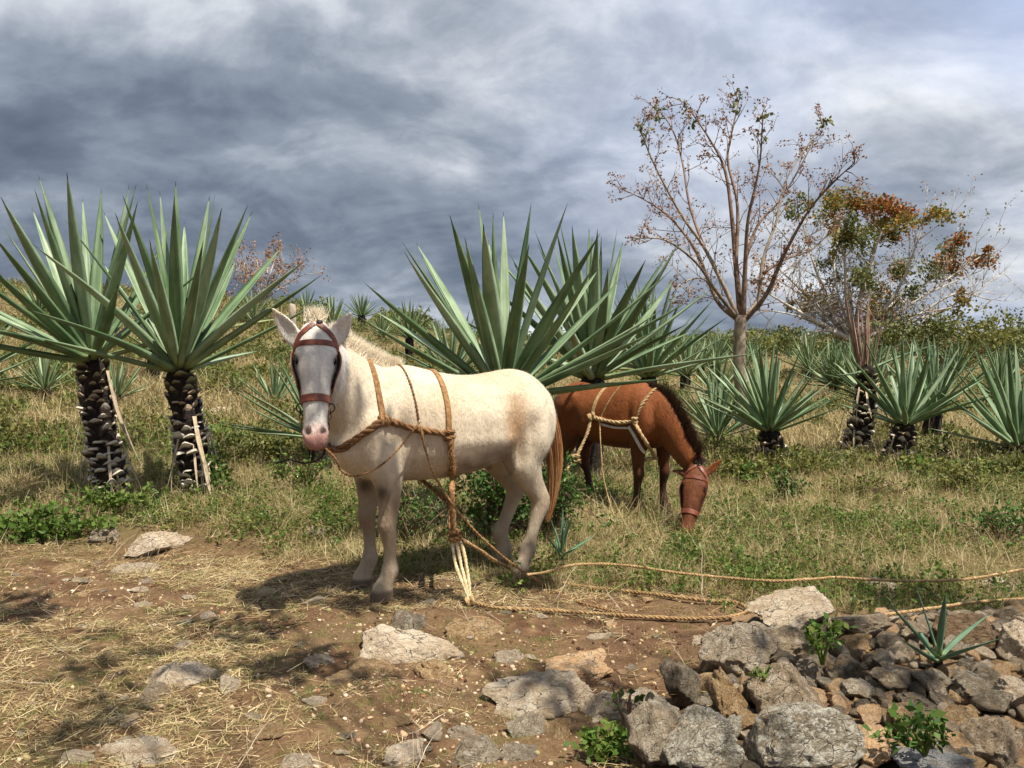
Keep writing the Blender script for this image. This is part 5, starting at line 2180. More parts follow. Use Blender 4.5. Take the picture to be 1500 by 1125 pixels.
def small_bare_tree():
    rng = np.random.default_rng(9)
    Y = 21.0
    foot = at(385, 480, Y)
    foot.z = hz(foot.x, foot.y)
    root = empty('bare_sapling', foot)
    tag(root, 'small leafless pinkish tree on the ridge behind the tall agaves', 'tree')
    mb = MB()
    lf = MB()
    branch(mb, catmull([foot, at(385, 445, Y), at(388, 425, Y)], 4), .05, .035, 7)
    ends = []
    for (x, y) in [(340, 390), (355, 376), (375, 372), (395, 376), (415, 378), (432, 385), (445, 402), (345, 410), (405, 372)]:
        pth = catmull([at(386, 440, Y), at((386 + x) / 2, (445 + y) / 2 - 5, Y + rng.normal(0, .3)), at(x, y, Y + rng.normal(0, .6))], 4)
        branch(mb, pth, .024, .007, 5)
        for q in range(2, len(pth)):
            grow(mb, pth[q], (Vector(rng.normal(size=3)).normalized() + Vector((0, 0, .5))).normalized(), rng.uniform(.25, .5), .008, 1, rng, ends, .1, .8, 3, 3)
    for (p, d) in ends:
        leaf_cloud(lf, p, (.07, .07, .07), 4, .06, rng)
    mb.obj('branches', M['whitebark'], root)
    lf.obj('dry_leaves', M['pinkleaf'], root)['kind'] = 'stuff'


small_bare_tree()
mb = MB()
pf_ = at(428, 500, 19.5)
pf_.z = hz(pf_.x, pf_.y)
pt_ = at(428, 447, 19.5)
mb.tube([pf_ - Vector((0, 0, .2)), pf_.lerp(pt_, .5) + Vector((.012, 0, 0)), pt_, pt_ + Vector((.01, 0, .03))], [.085, .08, .078, .05], 9)
o_ = mb.obj('fence_post', M['bark'])
tag(o_, 'weathered wooden post standing on the ridge behind the mule\'s ear', 'post')


def shade_tree():
    """the tree over the trodden ground; only its broken shade is in view"""
    rng = np.random.default_rng(33)
    foot = Vector((4.6, -3.2, hz(4.6, -3.2)))
    root = empty('shade_tree', foot)
    tag(root, 'leafy tree behind the viewer casting the broken shade on the trodden ground', 'tree')
    tr = MB()
    fork = foot + Vector((-.3, .3, 3.0))
    branch(tr, catmull([foot - Vector((0, 0, .2)), foot + Vector((.1, 0, 1.5)), fork], 5), .22, .17, 10)
    tr.obj('trunk', M['bark'], root)
    k = 0
    for (gx, gy, zc, r, n) in SHADE:
        c = Vector((gx, gy, 0)) + SUN * (zc / SUN.z)
        lo = MB()
        mid = fork.lerp(c, .5) + Vector((rng.normal(0, .2), rng.normal(0, .2), .35))
        pth = catmull([fork, mid, c], 5)
        branch(lo, pth, .024, .007, 6)
        limb = lo.obj('limb', M['bark'], root)
        mb = MB()
        leaf_cloud(mb, c, (r * 1.15, r * 1.15, r * .55), n, .105, rng)
        mb.obj('leaf_clump', M['oliveleaf'], limb)['kind'] = 'stuff'
        k += 1


# where the patches of shade fall on the ground, how high the leaves are that cast them
SHADE = []
rs_ = np.random.default_rng(12)
for gx in np.arange(-4.6, 4.8, .62):
    for gy in np.arange(1.2, 5.5, .60):
        x_, y_ = gx + rs_.normal(0, .16), gy + rs_.normal(0, .14)
        edge = 5.10 + .10 * math.sin(x_ * 2)
        if y_ > edge:
            continue
        dens = .40 if x_ < .6 else .50
        # sunny openings: the gravel between mule and boulders, the straw on the left, the chest of the mule
        for (ox, oy, orad) in [(-.25, 3.9, .55), (-2.2, 4.6, .60), (-1.9, 3.4, .45), (-1.34, 4.66, .18), (2.2, 3.2, .28), (1.3, 4.2, .30), (-3.3, 3.6, .5), (.1, 4.65, .30)]:
            if (x_ - ox) ** 2 + (y_ - oy) ** 2 < orad ** 2:
                dens = 0.0
        if rs_.random() < dens:
            SHADE.append((x_, y_, rs_.uniform(5.2, 7.2), rs_.uniform(.26, .46), 210))
# the mule's face and its forelegs stand in shade
SHADE += [(-1.45, 4.92, 6.0, .22, 220), (-.82, 4.98, 6.2, .26, 260), (.0, 5.40, 5.8, .18, 140)]
shade_tree()

# ------------------------------------------------------------------ stones
def rock_mesh(seed, sub=3, cuts=9, rough=.16, flat=1.0):
    rng = np.random.default_rng(seed)
    bm = bmesh.new()
    bmesh.ops.create_icosphere(bm, subdivisions=sub, radius=1.0)
    planes = []
    for _ in range(cuts):
        n = Vector(rng.normal(size=3)).normalized()
        planes.append((n, rng.uniform(.42, .80)))
    off = Vector(rng.uniform(-50, 50, 3))
    for v in bm.verts:
        p = v.co.copy()
        for n, d in planes:
            k = p.dot(n)
            if k > d:
                p -= n * (k - d)
        nz = mnoise.fractal(p * 1.5 + off, 1.0, 2.0, 4)
        rdg = 1 - abs(mnoise.noise(p * 2.7 - off)) * 2
        rdg2 = 1 - abs(mnoise.noise(p * 6.5 + off * 1.3)) * 2
        nz2 = mnoise.fractal(p * 9.0 + off, 0.7, 2.1, 4)
        st = mnoise.cell(p * 3.1 + off)
        p *= 1 + rough * (.8 * nz + .34 * rdg + .22 * rdg2 + .30 * nz2 + .16 * st)
        v.co = p
    # unit box
    lo = Vector([min(v.co[i] for v in bm.verts) for i in range(3)])
    hi = Vector([max(v.co[i] for v in bm.verts) for i in range(3)])
    for v in bm.verts:
        v.co = Vector([(v.co[i] - (lo[i] + hi[i]) / 2) / (hi[i] - lo[i]) for i in range(3)])
    me = bpy.data.meshes.new('stone')
    bm.to_mesh(me)
    bm.free()
    me.polygons.foreach_set('use_smooth', [True] * len(me.polygons))
    return me


ROCKS_HI = [rock_mesh(200 + i, 5, 13, .17) for i in range(12)]
ROCKS_LO = [rock_mesh(300 + i, 3, 10, .13) for i in range(16)]
_copies = {}


def rock(mesh, mat, p, w, h, d, rotz, tilt, label, group=None, name='stone'):
    key = (mesh.name, mat)
    if key not in _copies:
        m = mesh.copy()
        m.materials.clear()
        m.materials.append(M[mat])
        _copies[key] = m
    o = bpy.data.objects.new(name, _copies[key])
    COL.objects.link(o)
    o.location = p
    o.rotation_euler = (tilt[0], tilt[1], rotz)
    o.scale = (w, d, h)
    tag(o, label, 'stone' if name == 'stone' else 'boulder', group)
    return o


_ri = 0


def rock_px(cx, cy, w, h, mat, label, sink=.28, group=None, hi=True, depth=None, mesh=None, name='boulder', pile=True, tilt=None):
    """a stone seen at a pixel with a pixel size; it rests on the ground there"""
    global _ri
    p = ground(cx, cy + h * (.5 - sink) * .55, 0.0)
    dist = p.y
    W, Hh = w * dist / FPX, h * dist / FPX
    Hh = Hh * 1.05
    D = depth if depth else (W + Hh) * .55
    rr = np.random.default_rng(_ri + 900)
    me = (ROCKS_HI if hi else ROCKS_LO)[_ri % (12 if hi else 16)] if mesh is None else mesh
    _ri += 1
    c = Vector((p.x, p.y, hz(p.x, p.y) + Hh * (.5 - sink)))
    tl = (rr.normal(0, .10), rr.normal(0, .10)) if tilt is None else tilt
    return rock(me, mat, c, W * 1.06, Hh, D, rr.normal(0, .25), tl, label, group, name)


PILE = [
    (1160, 908, 122, 64, 'rock_pale', 'big pale boulder crowning the rubble heap, sunlit on its far side'),
    (1095, 917, 48, 24, 'rock_orange', 'pinkish stone wedged against the pale crowning boulder'),
    (1086, 962, 118, 78, 'rock_grey', 'large rough grey boulder overhanging a dark hollow'),
    (1152, 950, 66, 50, 'rock_brown', 'brown pitted stone under the pale crowning boulder'),
    (1000, 1022, 66, 84, 'rock_dark', 'blackish stone at the outer edge of the heap'),
    (1062, 1030, 54, 84, 'rock_ochre', 'upright ochre stone below the overhanging grey boulder'),
    (1104, 1024, 40, 50, 'rock_dark', 'dark stone deep in the gap beside the upright ochre stone'),
    (1150, 1028, 104, 90, 'rock_brown', 'bulky brown boulder in the middle of the heap'),
    (962, 1092, 92, 104, 'rock_grey', 'smooth grey boulder leaning at the foot of the heap'),
    (1030, 1098, 120, 96, 'rock_lichen', 'sharp-ridged boulder speckled with lichen'),
    (1092, 1066, 42, 42, 'rock_ochre', 'small ochre lump resting on the sharp-ridged boulder'),
    (1166, 1090, 166, 112, 'rock_lichen', 'massive boulder covered in white lichen spots'),
    (1276, 1106, 68, 66, 'rock_orange', 'bright orange-tan stone with a smooth face'),
    (1260, 928, 84, 44, 'rock_brown', 'long brown stone lying behind the ochre slab'),
    (1256, 946, 58, 28, 'rock_ochre', 'ochre slab with a flat top'),
    (1296, 978, 32, 40, 'rock_pale', 'pointed cream stone standing upright'),
    (1312, 1004, 76, 44, 'rock_brown', 'brown stone below the pointed cream one'),
    (1372, 1006, 66, 46, 'rock_grey', 'grey ridged stone in front of the small agave'),
    (1424, 1014, 68, 46, 'rock_grey', 'grey stone beside the ridged one'),
    (1422, 938, 104, 62, 'rock_strata', 'large layered brown rock behind the small agave'),
    (1396, 956, 32, 40, 'rock_grey', 'upright grey stone leaning on the layered brown rock'),
    (1444, 1000, 38, 36, 'rock_dark', 'round dark stone below the layered brown rock'),
    (1486, 1026, 58, 54, 'rock_pale', 'white sunlit stone at the margin of the heap'),
    (1488, 948, 62, 66, 'rock_pale', 'pale block next to the layered brown rock'),
    (1275, 1058, 38, 40, 'rock_orange', 'reddish stone above the bright orange-tan one'),
    (1316, 1068, 38, 60, 'rock_ochre', 'tall tan stone next to the reddish one'),
    (1458, 1098, 84, 76, 'rock_brown', 'round dark-brown boulder low on the heap'),
    (1392, 1100, 72, 40, 'rock_orange', 'rusty stone touching the round dark-brown boulder'),
    (1365, 1126, 130, 40, 'rock_slate', 'blue-grey slab lying in front of the vine'),
    (1342, 1034, 60, 34, 'rock_dark', 'dark flat stone under the grey ridged one'),
    (1256, 1016, 52, 36, 'rock_grey', 'grey split stone near the bulky brown boulder'),
    (1205, 975, 44, 36, 'rock_brown', 'brown stone behind the green sprig'),
    (1400, 1056, 48, 34, 'rock_ochre', 'yellowish stone in the small rubble'),
    (1240, 985, 50, 40, 'rock_dark', 'dark stone between ochre slab and split stone'),
    (1340, 935, 46, 38, 'rock_brown', 'brown stone behind the small agave'),
    (1300, 945, 46, 30, 'rock_dark', 'dark stone behind the pointed cream one'),
]
pile_xy = []
for (cx, cy, w, h, mt, lb) in PILE:
    o_ = rock_px(cx, cy, w, h, mt, lb, sink=.20)
    pile_xy.append((o_.location.x, o_.location.y, max(o_.scale.x, o_.scale.y) * .5))
PATH = [
    (790, 1028, 150, 52, 'rock_pale', 'long pale rock breaking through the trodden ground beside the heap'),
    (845, 992, 95, 40, 'rock_orange', 'reddish-tan rock rising behind the long pale one'),
    (885, 1046, 90, 46, 'rock_pale', 'white split stone before the dark edge of the heap'),
    (940, 1034, 60, 34, 'rock_pale', 'white stone tucked against the blackish stone'),
    (600, 964, 140, 56, 'rock_pale', 'broad tan rock outcrop in the middle of the trodden ground'),
    (640, 985, 60, 34, 'rock_ochre', 'tan lump at the end of the broad outcrop'),
    (596, 918, 50, 34, 'rock_grey', 'rounded grey-brown stone near the fore hoof'),
    (702, 928, 92, 36, 'rock_ochre', 'flat tan rock near the knotted end of the pale rope'),
    (262, 1000, 98, 38, 'rock_pale', 'double-humped pale rock half buried in straw'),
    (222, 1022, 42, 26, 'rock_brown', 'small brown stone touching the double-humped rock'),
    (335, 1010, 34, 26, 'rock_pale', 'cream stone right of the double-humped rock'),
    (440, 1118, 60, 26, 'rock_pale', 'flat white stone in the dark straw'),
    (200, 1114, 110, 40, 'rock_pale', 'broad flat white rock in the sunny straw'),
    (592, 1118, 56, 36, 'rock_pale', 'white stone standing before the grey dome'),
    (692, 1112, 86, 50, 'rock_grey', 'grey dome-shaped rock at the near foot of the heap'),
    (775, 1074, 62, 38, 'rock_grey', 'rounded grey stone beside a tan pitted one'),
    (815, 1074, 42, 42, 'rock_ochre', 'pitted tan stone touching the rounded grey one'),
    (680, 1076, 46, 24, 'rock_pale', 'small flat pale stone above the grey dome'),
    (760, 1108, 60, 26, 'rock_grey', 'low grey stone right of the grey dome'),
    (515, 1045, 40, 30, 'rock_ochre', 'tan stone in the shade among the straw'),
    (460, 1030, 34, 12, 'rock_pale', 'thin white flake lying on the straw'),
    (585, 1060, 40, 22, 'rock_ochre', 'rusty stone among the pebbles'),
    (238, 802, 96, 32, 'rock_pale', 'broad flat slab at the foot of the bank'),
    (200, 832, 66, 14, 'rock_pale', 'pale flat stone before the broad slab'),
    (150, 788, 46, 24, 'rock_grey', 'grey stone half covered by the green herbs'),
    (92, 836, 40, 12, 'rock_ochre', 'flat tan stone at the dark foot of the bank'),
    (80, 873, 22, 10, 'rock_ochre', 'small tan stone on the dark soil'),
    (268, 948, 24, 14, 'rock_pale', 'bright white stone in the sunny straw'),
    (1300, 868, 66, 34, 'rock_pale', 'pale half-buried boulder behind the rubble heap'),
    (1470, 862, 70, 30, 'rock_pale', 'pale rock in the grass by the thin tan cord'),
    (625, 884, 26, 10, 'rock_pale', 'white flake beside the fore hoof'),
    (880, 934, 36, 10, 'rock_pale', 'cream flake on the gravel under the slack loop of rope'),
    (1232, 578, 30, 16, 'rock_pale', 'pale stone in the field before the bushy agave'),
    (1250, 582, 22, 12, 'rock_pale', 'smaller pale stone in the field before the bushy agave'),
    (1232, 604, 22, 14, 'rock_grey', 'grey stone in the field by the leaning trunk'),
    (460, 780, 34, 14, 'rock_pale', 'pale stone in the litter between bank and fore legs'),
    (435, 735, 30, 14, 'rock_ochre', 'tan stone in the litter below the bridled head'),
    (325, 605, 26, 14, 'rock_pale', 'white stone on the slope by the small upright agave'),
    (410, 905, 28, 12, 'rock_ochre', 'tan stone in the straw left of the fore hoof'),
    (505, 995, 50, 16, 'rock_ochre', 'flat tan stone before the broad outcrop'),
    (545, 985, 70, 26, 'rock_ochre', 'low tan outcrop left of the broad one'),
    (470, 968, 46, 18, 'rock_pale', 'cream rock breaking through the straw by the broad outcrop'),
    (745, 965, 50, 18, 'rock_pale', 'pale rock among the pebbles behind the long pale one'),
    (390, 1075, 44, 20, 'rock_ochre', 'tan stone in the straw below the double-humped rock'),
    (110, 1000, 40, 14, 'rock_ochre', 'flat tan rock in straw far from the other outcrops'),
    (640, 1035, 52, 20, 'rock_ochre', 'flat rusty-tan rock between broad outcrop and grey dome'),
    (1180, 885, 40, 14, 'rock_grey', 'low grey stone in the grass behind the crowning boulder'),
]
for (cx, cy, w, h, mt, lb) in PATH:
    rock_px(cx, cy, w * 1.08, h * 1.5, mt, lb, sink=.57, hi=w > 45, name='stone', tilt=(0, 0))

# small half-buried stones over the trodden ground
rq_ = np.random.default_rng(52)
cnt = 0
while cnt < 90:
    y_ = rq_.uniform(2.6, 6.1)
    x_ = rq_.uniform(-.62, .62) * y_
    if x_ - .42 * (y_ - 3.0) > .45 or (y_ > 5.2 and x_ > -.9):
        continue
    s_ = rq_.choice([.04, .055, .075, .10], p=[.4, .3, .2, .1])
    mt = rq_.choice(['rock_pale', 'rock_ochre', 'rock_grey', 'rock_orange'], p=[.48, .25, .17, .10])
    word = {'rock_ochre': 'tan', 'rock_grey': 'grey', 'rock_pale': 'whitish', 'rock_orange': 'reddish'}[mt]
    size = 'fist-sized' if s_ >= .075 else 'small'
    rock(ROCKS_LO[cnt % 16], mt, (x_, y_, hz(x_, y_) + s_ * .04), s_ * rq_.uniform(.9, 1.6), s_ * rq_.uniform(.35, .6), s_ * rq_.uniform(.8, 1.1), rq_.uniform(0, 6.28), (0, 0),
         f'{size} {word} stone half buried in the trodden ground', f'{size} {word} stones in the ground')
    cnt += 1

# small rubble between the big stones
rp_ = np.random.default_rng(41)
cnt = 0
for _ in range(2600):
    if cnt >= 215:
        break
    x_, y_ = rp_.uniform(.35, 3.4), rp_.uniform(1.9, 4.45)
    if x_ - .42 * (y_ - 3.0) < .62:
        continue
    px_ = 750 + FPX * x_ / y_
    if px_ > 1640:
        continue
    s_ = rp_.choice([.05, .07, .09, .12, .15], p=[.22, .28, .25, .17, .08])
    if any((x_ - a) ** 2 + (y_ - b) ** 2 < (max(c * .55, .03) + s_ * .3) ** 2 for (a, b, c) in pile_xy):
        continue
    pile_xy.append((x_, y_, s_ * .5))
    mt = rp_.choice(['rock_brown', 'rock_ochre', 'rock_grey', 'rock_dark', 'rock_pale', 'rock_orange', 'rock_lichen'], p=[.28, .17, .20, .13, .07, .07, .08])
    word = {'rock_brown': 'brown', 'rock_ochre': 'ochre', 'rock_grey': 'grey', 'rock_dark': 'blackish', 'rock_pale': 'cream-white', 'rock_orange': 'orange', 'rock_lichen': 'lichen-speckled'}[mt]
    size = 'fist-sized' if s_ >= .09 else 'small'
    sz = s_ * rp_.uniform(.55, .85)
    rock(ROCKS_LO[cnt % 16], mt, (x_, y_, hz(x_, y_) + sz * .30), s_ * rp_.uniform(.9, 1.5), sz, s_ * rp_.uniform(.9, 1.2), rp_.uniform(0, 6.28), (rp_.normal(0, .35), rp_.normal(0, .35)),
         f'{size} angular {word} stone in the loose rubble of the heap', f'{size} {word} rubble stones')
    cnt += 1


# ------------------------------------------------------------------ ground cover (nobody could count it)
def source(name, objs):
    c = bpy.data.collections.new(name)
    for o in objs:
        c.objects.link(o)
    return c


def scatter(name, label, cat, pts, rots, scl, meshes, seed=0):
    rng = np.random.default_rng(seed)
    n = len(pts)
    me = bpy.data.meshes.new(name)
    me.vertices.add(n)
    me.vertices.foreach_set('co', np.asarray(pts, np.float32).ravel())
    a = me.attributes.new('rot', 'FLOAT_VECTOR', 'POINT')
    a.data.foreach_set('vector', np.asarray(rots, np.float32).ravel())
    a = me.attributes.new('scl', 'FLOAT', 'POINT')
    a.data.foreach_set('value', np.asarray(scl, np.float32))
    a = me.attributes.new('pick', 'INT', 'POINT')
    a.data.foreach_set('value', rng.integers(0, len(meshes), n).astype(np.int32))
    o = link(name, me)
    srcs = []
    for m in meshes:
        s = bpy.data.objects.new(name + '_piece', m)
        srcs.append(s)
    coll = source(name + '_pieces', srcs)
    ng = bpy.data.node_groups.new(name, 'GeometryNodeTree')
    ng.interface.new_socket('Geometry', in_out='INPUT', socket_type='NodeSocketGeometry')
    ng.interface.new_socket('Geometry', in_out='OUTPUT', socket_type='NodeSocketGeometry')
    N = ng.nodes
    gi, go = N.new('NodeGroupInput'), N.new('NodeGroupOutput')
    ip = N.new('GeometryNodeInstanceOnPoints')
    ci = N.new('GeometryNodeCollectionInfo')
    ci.inputs['Collection'].default_value = coll
    ci.inputs['Separate Children'].default_value = True
    ci.inputs['Reset Children'].default_value = True

    def named(nm, dt):
        nd = N.new('GeometryNodeInputNamedAttribute')
        nd.data_type = dt
        nd.inputs['Name'].default_value = nm
        return nd.outputs['Attribute']
    L = ng.links
    L.new(gi.outputs[0], ip.inputs['Points'])
    L.new(ci.outputs[0], ip.inputs['Instance'])
    ip.inputs['Pick Instance'].default_value = True
    L.new(named('pick', 'INT'), ip.inputs['Instance Index'])
    L.new(named('rot', 'FLOAT_VECTOR'), ip.inputs['Rotation'])
    L.new(named('scl', 'FLOAT'), ip.inputs['Scale'])
    L.new(ip.outputs[0], go.inputs[0])
    mod = o.modifiers.new('scatter', 'NODES')
    mod.node_group = ng
    tag(o, label, cat, None, 'stuff')
    return o


def blade(mb, p, d, L, w, droop, rng, seg=3):
    side = d.cross(Vector((0, 0, 1)))
    if side.length < .1:
        side = Vector((math.cos(rng.uniform(0, 6.28)), math.sin(rng.uniform(0, 6.28)), 0))
    side = (side.normalized() + Vector((0, 0, rng.normal(0, .5)))).normalized()
    b = len(mb.v)
    for i in range(seg + 1):
        t = i / seg
        q = p + d * (L * t) + Vector((0, 0, -droop * L * t * t))
        ww = w * (1 - t * .9)
        mb.v.append(tuple(q - side * ww))
        mb.v.append(tuple(q + side * ww))
    for i in range(seg):
        mb.f.append((b + 2 * i, b + 2 * i + 1, b + 2 * i + 3, b + 2 * i + 2))
        mb.m.append(0)


def tuft(seed, n, L, w, spread, elev, droop, mat, wid=.0016):
    rng = np.random.default_rng(seed)
    mb = MB()
    for _ in range(n):
        a = rng.uniform(0, 6.28)
        e = R(np.clip(rng.normal(*elev), -2, 88))
        d = Vector((math.cos(a) * math.cos(e), math.sin(a) * math.cos(e), math.sin(e)))
        r = spread * math.sqrt(rng.uniform())
        b = rng.uniform(0, 6.28)
        p = Vector((math.cos(b) * r, math.sin(b) * r, rng.uniform(-.005, .012)))
        blade(mb, p, d, L * rng.uniform(.4, 1.25), w * rng.uniform(.6, 1.4), droop * rng.uniform(.3, 1.4), rng)
    return mb.mesh('tuft', M[mat], True)


def sprig(seed, stems, L, leaf, mat, n=9):
    """little leafy weed"""
    rng = np.random.default_rng(seed)
    mb = MB()
    for _ in range(stems):
        a = rng.uniform(0, 6.28)
        e = R(rng.uniform(28, 85))
        d = Vector((math.cos(a) * math.cos(e), math.sin(a) * math.cos(e), math.sin(e)))
        p0 = Vector((rng.normal(0, .05), rng.normal(0, .05), 0))
        LL = L * rng.uniform(.5, 1.2)
        blade(mb, p0, d, LL, .0016, .25, rng, 3)
        for k in range(n):
            t = rng.uniform(.2, 1)
            q = p0 + d * (LL * t) + Vector((0, 0, -.25 * LL * t * t))
            leaf_cloud(mb, q, (.014, .014, .010), 1, leaf, rng)
    return mb.mesh('sprig', M[mat], True)


def field(n, x0, x1, y0, y1, dens, seed, yexp=1.0):
    """random points kept with a probability"""
    rng = np.random.default_rng(seed)
    out = []
    y = y0 + (y1 - y0) * rng.random(n) ** yexp
    half = y * (750 / FPX) * 1.12 + .8
    x = np.clip(rng.uniform(-1, 1, n) * half, x0, x1)
    x = np.where((x <= x0) | (x >= x1), rng.uniform(-1, 1, n) * half, x)
    k = rng.random(n) < dens(x, y)
    x, y = x[k], y[k]
    return x, y, H(x, y), rng


FOOT = [(-.715, 4.946), (-.875, 5.22), (.067, 5.43)]


def pathness(x, y):
    """1 on the trodden ground, 0 in the vegetation"""
    edge = np.interp(x, [-6, -3.2, -2.2, -1.2, -.4, .4, 1.4, 3, 6], [6.35, 6.35, 6.25, 5.9, 5.35, 5.05, 4.75, 4.7, 4.7]) + .16 * waves(x, y, 2.1, 4, 3)
    return 1 - sstep(-.25, .25, y - edge)


def heap(x, y):
    return sstep(.45, .72, x - .42 * (y - 3.0)) * (1 - sstep(4.25, 4.45, y))


def patch(x, y, k, off):
    return .5 + .5 * np.tanh(waves(x, y, k, 5, off) * .9)


# straw trodden flat
straw = [tuft(400 + i, 26, .095, .0017, .09, (7, 9), .10, 'straw') for i in range(6)]
x, y, z, rng = field(14000, -5, 5, 1.9, 6.6, lambda x, y: pathness(x, y) * (1 - heap(x, y)) * (.06 + .80 * patch(x, y, 1.7, 11) ** 1.6) * np.where((x > -1.2) & (y < 4.7), .35, 1.0), 1)
rots = np.stack([rng.normal(0, .08, len(x)), rng.normal(0, .08, len(x)), rng.uniform(0, 6.28, len(x))], 1)
scatter('straw_litter', 'flattened pale straw and dead grass on the trodden ground', 'straw', np.stack([x, y, z + .002], 1), rots, rng.uniform(.6, 1.25, len(x)), straw, 1)
print('straw', len(x))

# gravel chips
def chip(seed):
    m = rock_mesh(seed, 1, 7, .25)
    for v in m.vertices:
        v.co.z *= .55
    return m


M['chip_pale'] = mat_blade('chip_pale', [(0.46, 0.36, 0.24), (0.60, 0.50, 0.38), (0.32, 0.23, 0.14)], .9, 0)
M['chip_tan'] = mat_blade('chip_tan', [(0.42, 0.30, 0.19), (0.52, 0.40, 0.27), (0.32, 0.21, 0.12)], .9, 0)
M['chip_red'] = mat_blade('chip_red', [(0.40, 0.20, 0.10), (0.28, 0.13, 0.06), (0.5, 0.32, 0.2)], .9, 0)
M['clod'] = mat_blade('soil_clod', [(0.07, 0.03, 0.015), (0.14, 0.07, 0.036), (0.04, 0.018, 0.010), (0.20, 0.12, 0.065)], .95, 0)
chips = []
for i in range(8):
    m = chip(500 + i)
    m.materials.append(M[['chip_pale', 'chip_tan', 'chip_tan', 'chip_pale', 'chip_tan', 'chip_tan', 'chip_red', 'chip_tan'][i]])
    chips.append(m)
x, y, z, rng = field(23000, -5, 5, 1.9, 6.8, lambda x, y: pathness(x, y) * (1 - heap(x, y)) * np.clip(.03 + 1.2 * np.exp(-(((x + .15) / 1.15) ** 2 + ((y - 3.75) / .85) ** 2)) * patch(x, y, 3.1, 8) ** 1.5 + .3 * (patch(x, y, 2.3, 19) > .75), 0, 1), 2)
sc = .006 + .022 * rng.random(len(x)) ** 4 + .018 * (rng.random(len(x)) > .98)
rots = np.stack([rng.normal(0, .4, len(x)), rng.normal(0, .4, len(x)), rng.uniform(0, 6.28, len(x))], 1)
scatter('gravel', 'pale limestone chips and pebbles scattered on the trodden soil', 'gravel', np.stack([x, y, z + sc * .08], 1), rots, sc, chips, 2)
print('chips', len(x))

# clods and crumbs of soil, dead leaf bits
clod = []
for i in range(4):
    m = rock_mesh(580 + i, 1, 5, .3)
    m.materials.append(M['clod'] if i < 3 else M['straw'])
    clod.append(m)
x, y, z, rng = field(16000, -5, 5, 1.9, 6.8, lambda x, y: pathness(x, y) * (1 - heap(x, y)) * (.3 + .7 * patch(x, y, 2.6, 14)), 12)
sc = .006 + .022 * rng.random(len(x)) ** 3
scatter('soil_crumbs', 'crumbs and clods of dark soil with leaf bits on the trodden ground', 'soil', np.stack([x, y, z], 1), rng.uniform(0, 6.28, (len(x), 3)), sc, clod, 12)

# rubble too small to pick apart, filling the heap
fill = []
for i in range(7):
    m = rock_mesh(560 + i, 2, 8, .16)
    m.materials.append(M[['rock_brown', 'rock_ochre', 'rock_grey', 'rock_dark', 'rock_brown', 'rock_pale', 'rock_orange'][i]])
    fill.append(m)
rng = np.random.default_rng(71)
x = rng.uniform(.4, 3.6, 2600)
y = rng.uniform(1.7, 4.45, 2600)
k = rng.random(2600) < heap(x, y)
x, y = x[k], y[k]
sc = .025 + .05 * rng.random(len(x)) ** 1.6
scatter('small_rubble', 'small broken limestone filling the gaps of the rubble heap', 'rubble', np.stack([x, y, H(x, y) + sc * .22], 1), rng.uniform(0, 6.28, (len(x), 3)), sc, fill, 71)

# standing dry grass in the vegetation
dryt = [tuft(420 + i, 26, .26, .0026, .10, (46, 26), .45, 'drygrass') for i in range(6)] + [tuft(430 + i, 16, .38, .0026, .12, (38, 26), .35, 'drygrass') for i in range(3)]
veg = lambda x, y: (1 - pathness(x, y))
x, y, z, rng = field(15000, -9, 9, 4.6, 9.5, lambda x, y: veg(x, y) * (1 - heap(x, y)) * (.35 + .65 * patch(x, y, 1.3, 5)), 3)
rots = np.stack([rng.normal(0, .15, len(x)), rng.normal(0, .15, len(x)), rng.uniform(0, 6.28, len(x))], 1)
near = sstep(4.6, 6.8, y) + .8 * np.exp(-(((x - 1.0) / .8) ** 2 + ((y - 7.05) / .45) ** 2))
scatter('dry_grass', 'tangled straw-coloured dry grass standing among the agaves', 'grass', np.stack([x, y, z], 1), rots, rng.uniform(.45, 1.05, len(x)) * (.62 + .38 * near), dryt, 3)
print('dry near', len(x))
bigt = [tuft(440 + i, 40, .36, .0048, .26, (44, 24), .4, 'drygrass') for i in range(6)]
x, y, z, rng = field(15000, -30, 30, 9.2, 44, lambda x, y: np.full_like(x, .85), 4, 1.5)
rots = np.stack([rng.normal(0, .12, len(x)), rng.normal(0, .12, len(x)), rng.uniform(0, 6.28, len(x))], 1)
scatter('dry_grass', 'dry grass covering the slope and the far field', 'grass', np.stack([x, y, z], 1), rots, rng.uniform(.6, 1.25, len(x)) * (1 + .5 * sstep(20, 40, y)), bigt, 4)

# green weeds
herbs = [sprig(450 + i, 9, .20, .026, 'herb', 9) for i in range(5)] + [sprig(460 + i, 9, .17, .024, 'yellowleaf', 9) for i in range(3)]
x, y, z, rng = field(8000, -9, 9, 4.6, 10, lambda x, y: veg(x, y) * (1 - heap(x, y)) * np.clip(.10 + .65 * patch(x, y, 1.6, 25) ** 2, 0, 1), 5)
rots = np.stack([rng.normal(0, .12, len(x)), rng.normal(0, .12, len(x)), rng.uniform(0, 6.28, len(x))], 1)
scatter('weeds', 'low green leafy weeds growing through the dry grass', 'weeds', np.stack([x, y, z], 1), rots, rng.uniform(.5, 1.2, len(x)), herbs, 5)
print('herbs', len(x))
bigh = [sprig(470 + i, 26, .26, .042, ['yellowleaf', 'herb', 'yellowleaf', 'oliveleaf'][i], 10) for i in range(4)]
x, y, z, rng = field(7000, -30, 30, 9.0, 40, lambda x, y: np.clip(.08 + patch(x, y, .9, 30) ** 2.0, 0, 1), 6, 1.4)
rots = np.stack([rng.normal(0, .12, len(x)), rng.normal(0, .12, len(x)), rng.uniform(0, 6.28, len(x))], 1)
scatter('weeds', 'green weeds in patches over the slope and far field', 'weeds', np.stack([x, y, z], 1), rots, rng.uniform(.4, 1.5, len(x)), bigh, 6)
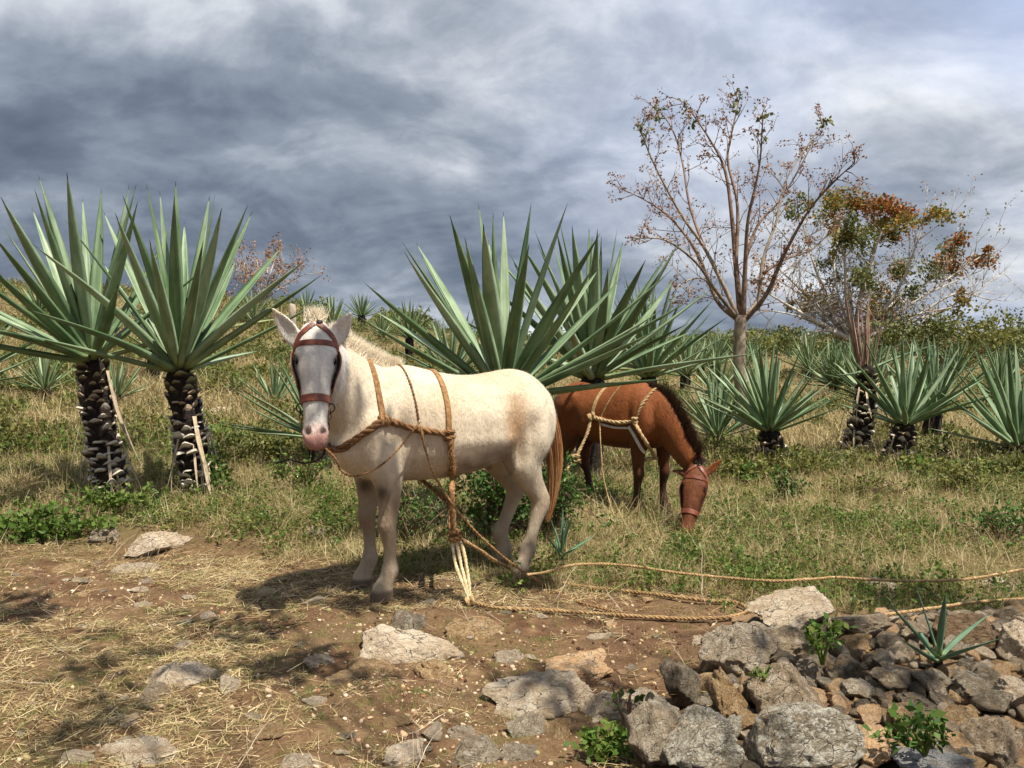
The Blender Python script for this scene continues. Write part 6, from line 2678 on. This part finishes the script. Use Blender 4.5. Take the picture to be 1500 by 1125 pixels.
gt = [tuft(480 + i, 30, .10, .0016, .07, (50, 22), .4, 'greengrass') for i in range(4)]
x, y, z, rng = field(9500, -6, 6, 1.9, 9, lambda x, y: (1 - heap(x, y)) * np.where(pathness(x, y) > .5, .16 + .55 * (patch(x, y, 1.5, 33) > .72), .5), 7)
rots = np.stack([rng.normal(0, .12, len(x)), rng.normal(0, .12, len(x)), rng.uniform(0, 6.28, len(x))], 1)
scatter('green_grass', 'short green grass in thin patches on the trodden ground and verge', 'grass', np.stack([x, y, z], 1), rots, rng.uniform(.4, 1.1, len(x)) * np.where(pathness(x, y) > .5, .5, 1.1), gt, 7)

# far wood at the horizon
bush = []
for i in range(4):
    mb = MB()
    rr = np.random.default_rng(600 + i)
    leaf_cloud(mb, (0, 0, .75), (1.6, 1.6, .95), 900, .22, rr)
    bush.append(mb.mesh('bush', M[['oliveleaf', 'yellowleaf', 'oliveleaf', 'herbdark'][i]], True))
rng = np.random.default_rng(8)
n = 900
y = 46 + 120 * rng.random(n) ** 1.5
x = rng.uniform(-1, 1, n) * y * .78
z = H(x, y)
scatter('distant_scrub', 'low grey-green scrub along the horizon', 'scrub', np.stack([x, y, z], 1), np.stack([np.zeros(n), np.zeros(n), rng.uniform(0, 6.28, n)], 1), rng.uniform(.5, 1.05, n), bush, 8)

# dead twigs and stems lying about
def stick(seed):
    rng = np.random.default_rng(seed)
    mb = MB()
    L = rng.uniform(.25, .55)
    pts = [Vector((0, 0, 0))]
    d = Vector((1, 0, .15))
    for i in range(5):
        d = (d + Vector((0, rng.normal(0, .25), rng.normal(0, .12)))).normalized()
        pts.append(pts[-1] + d * L / 5)
    mb.tube(pts, [.0032, .003, .0028, .0024, .002, .001], 5)
    mb.tube([pts[2], pts[2] + Vector((.05, .05 * rng.normal(), .04)), pts[2] + Vector((.10, .09 * rng.normal(), .07))], [.002, .0015, .001], 4)
    return mb.mesh('stick', M['dryleaf'] if seed % 2 else M['twig'], True)


x, y, z, rng = field(1500, -6, 6, 2.2, 9, lambda x, y: (1 - heap(x, y)) * np.where(pathness(x, y) > .5, .3, .75), 9)
rots = np.stack([rng.normal(0, .15, len(x)), rng.normal(-.2, .3, len(x)), rng.uniform(0, 6.28, len(x))], 1)
scatter('fallen_twigs', 'thin dead twigs and stems lying in the grass and straw', 'twigs', np.stack([x, y, z + .01], 1), rots, rng.uniform(.25, .8, len(x)), [stick(700 + i) for i in range(6)], 9)

scene.cycles.max_bounces = 6
scene.cycles.diffuse_bounces = 3
scene.cycles.glossy_bounces = 2
scene.cycles.transmission_bounces = 3
scene.cycles.use_denoising = True
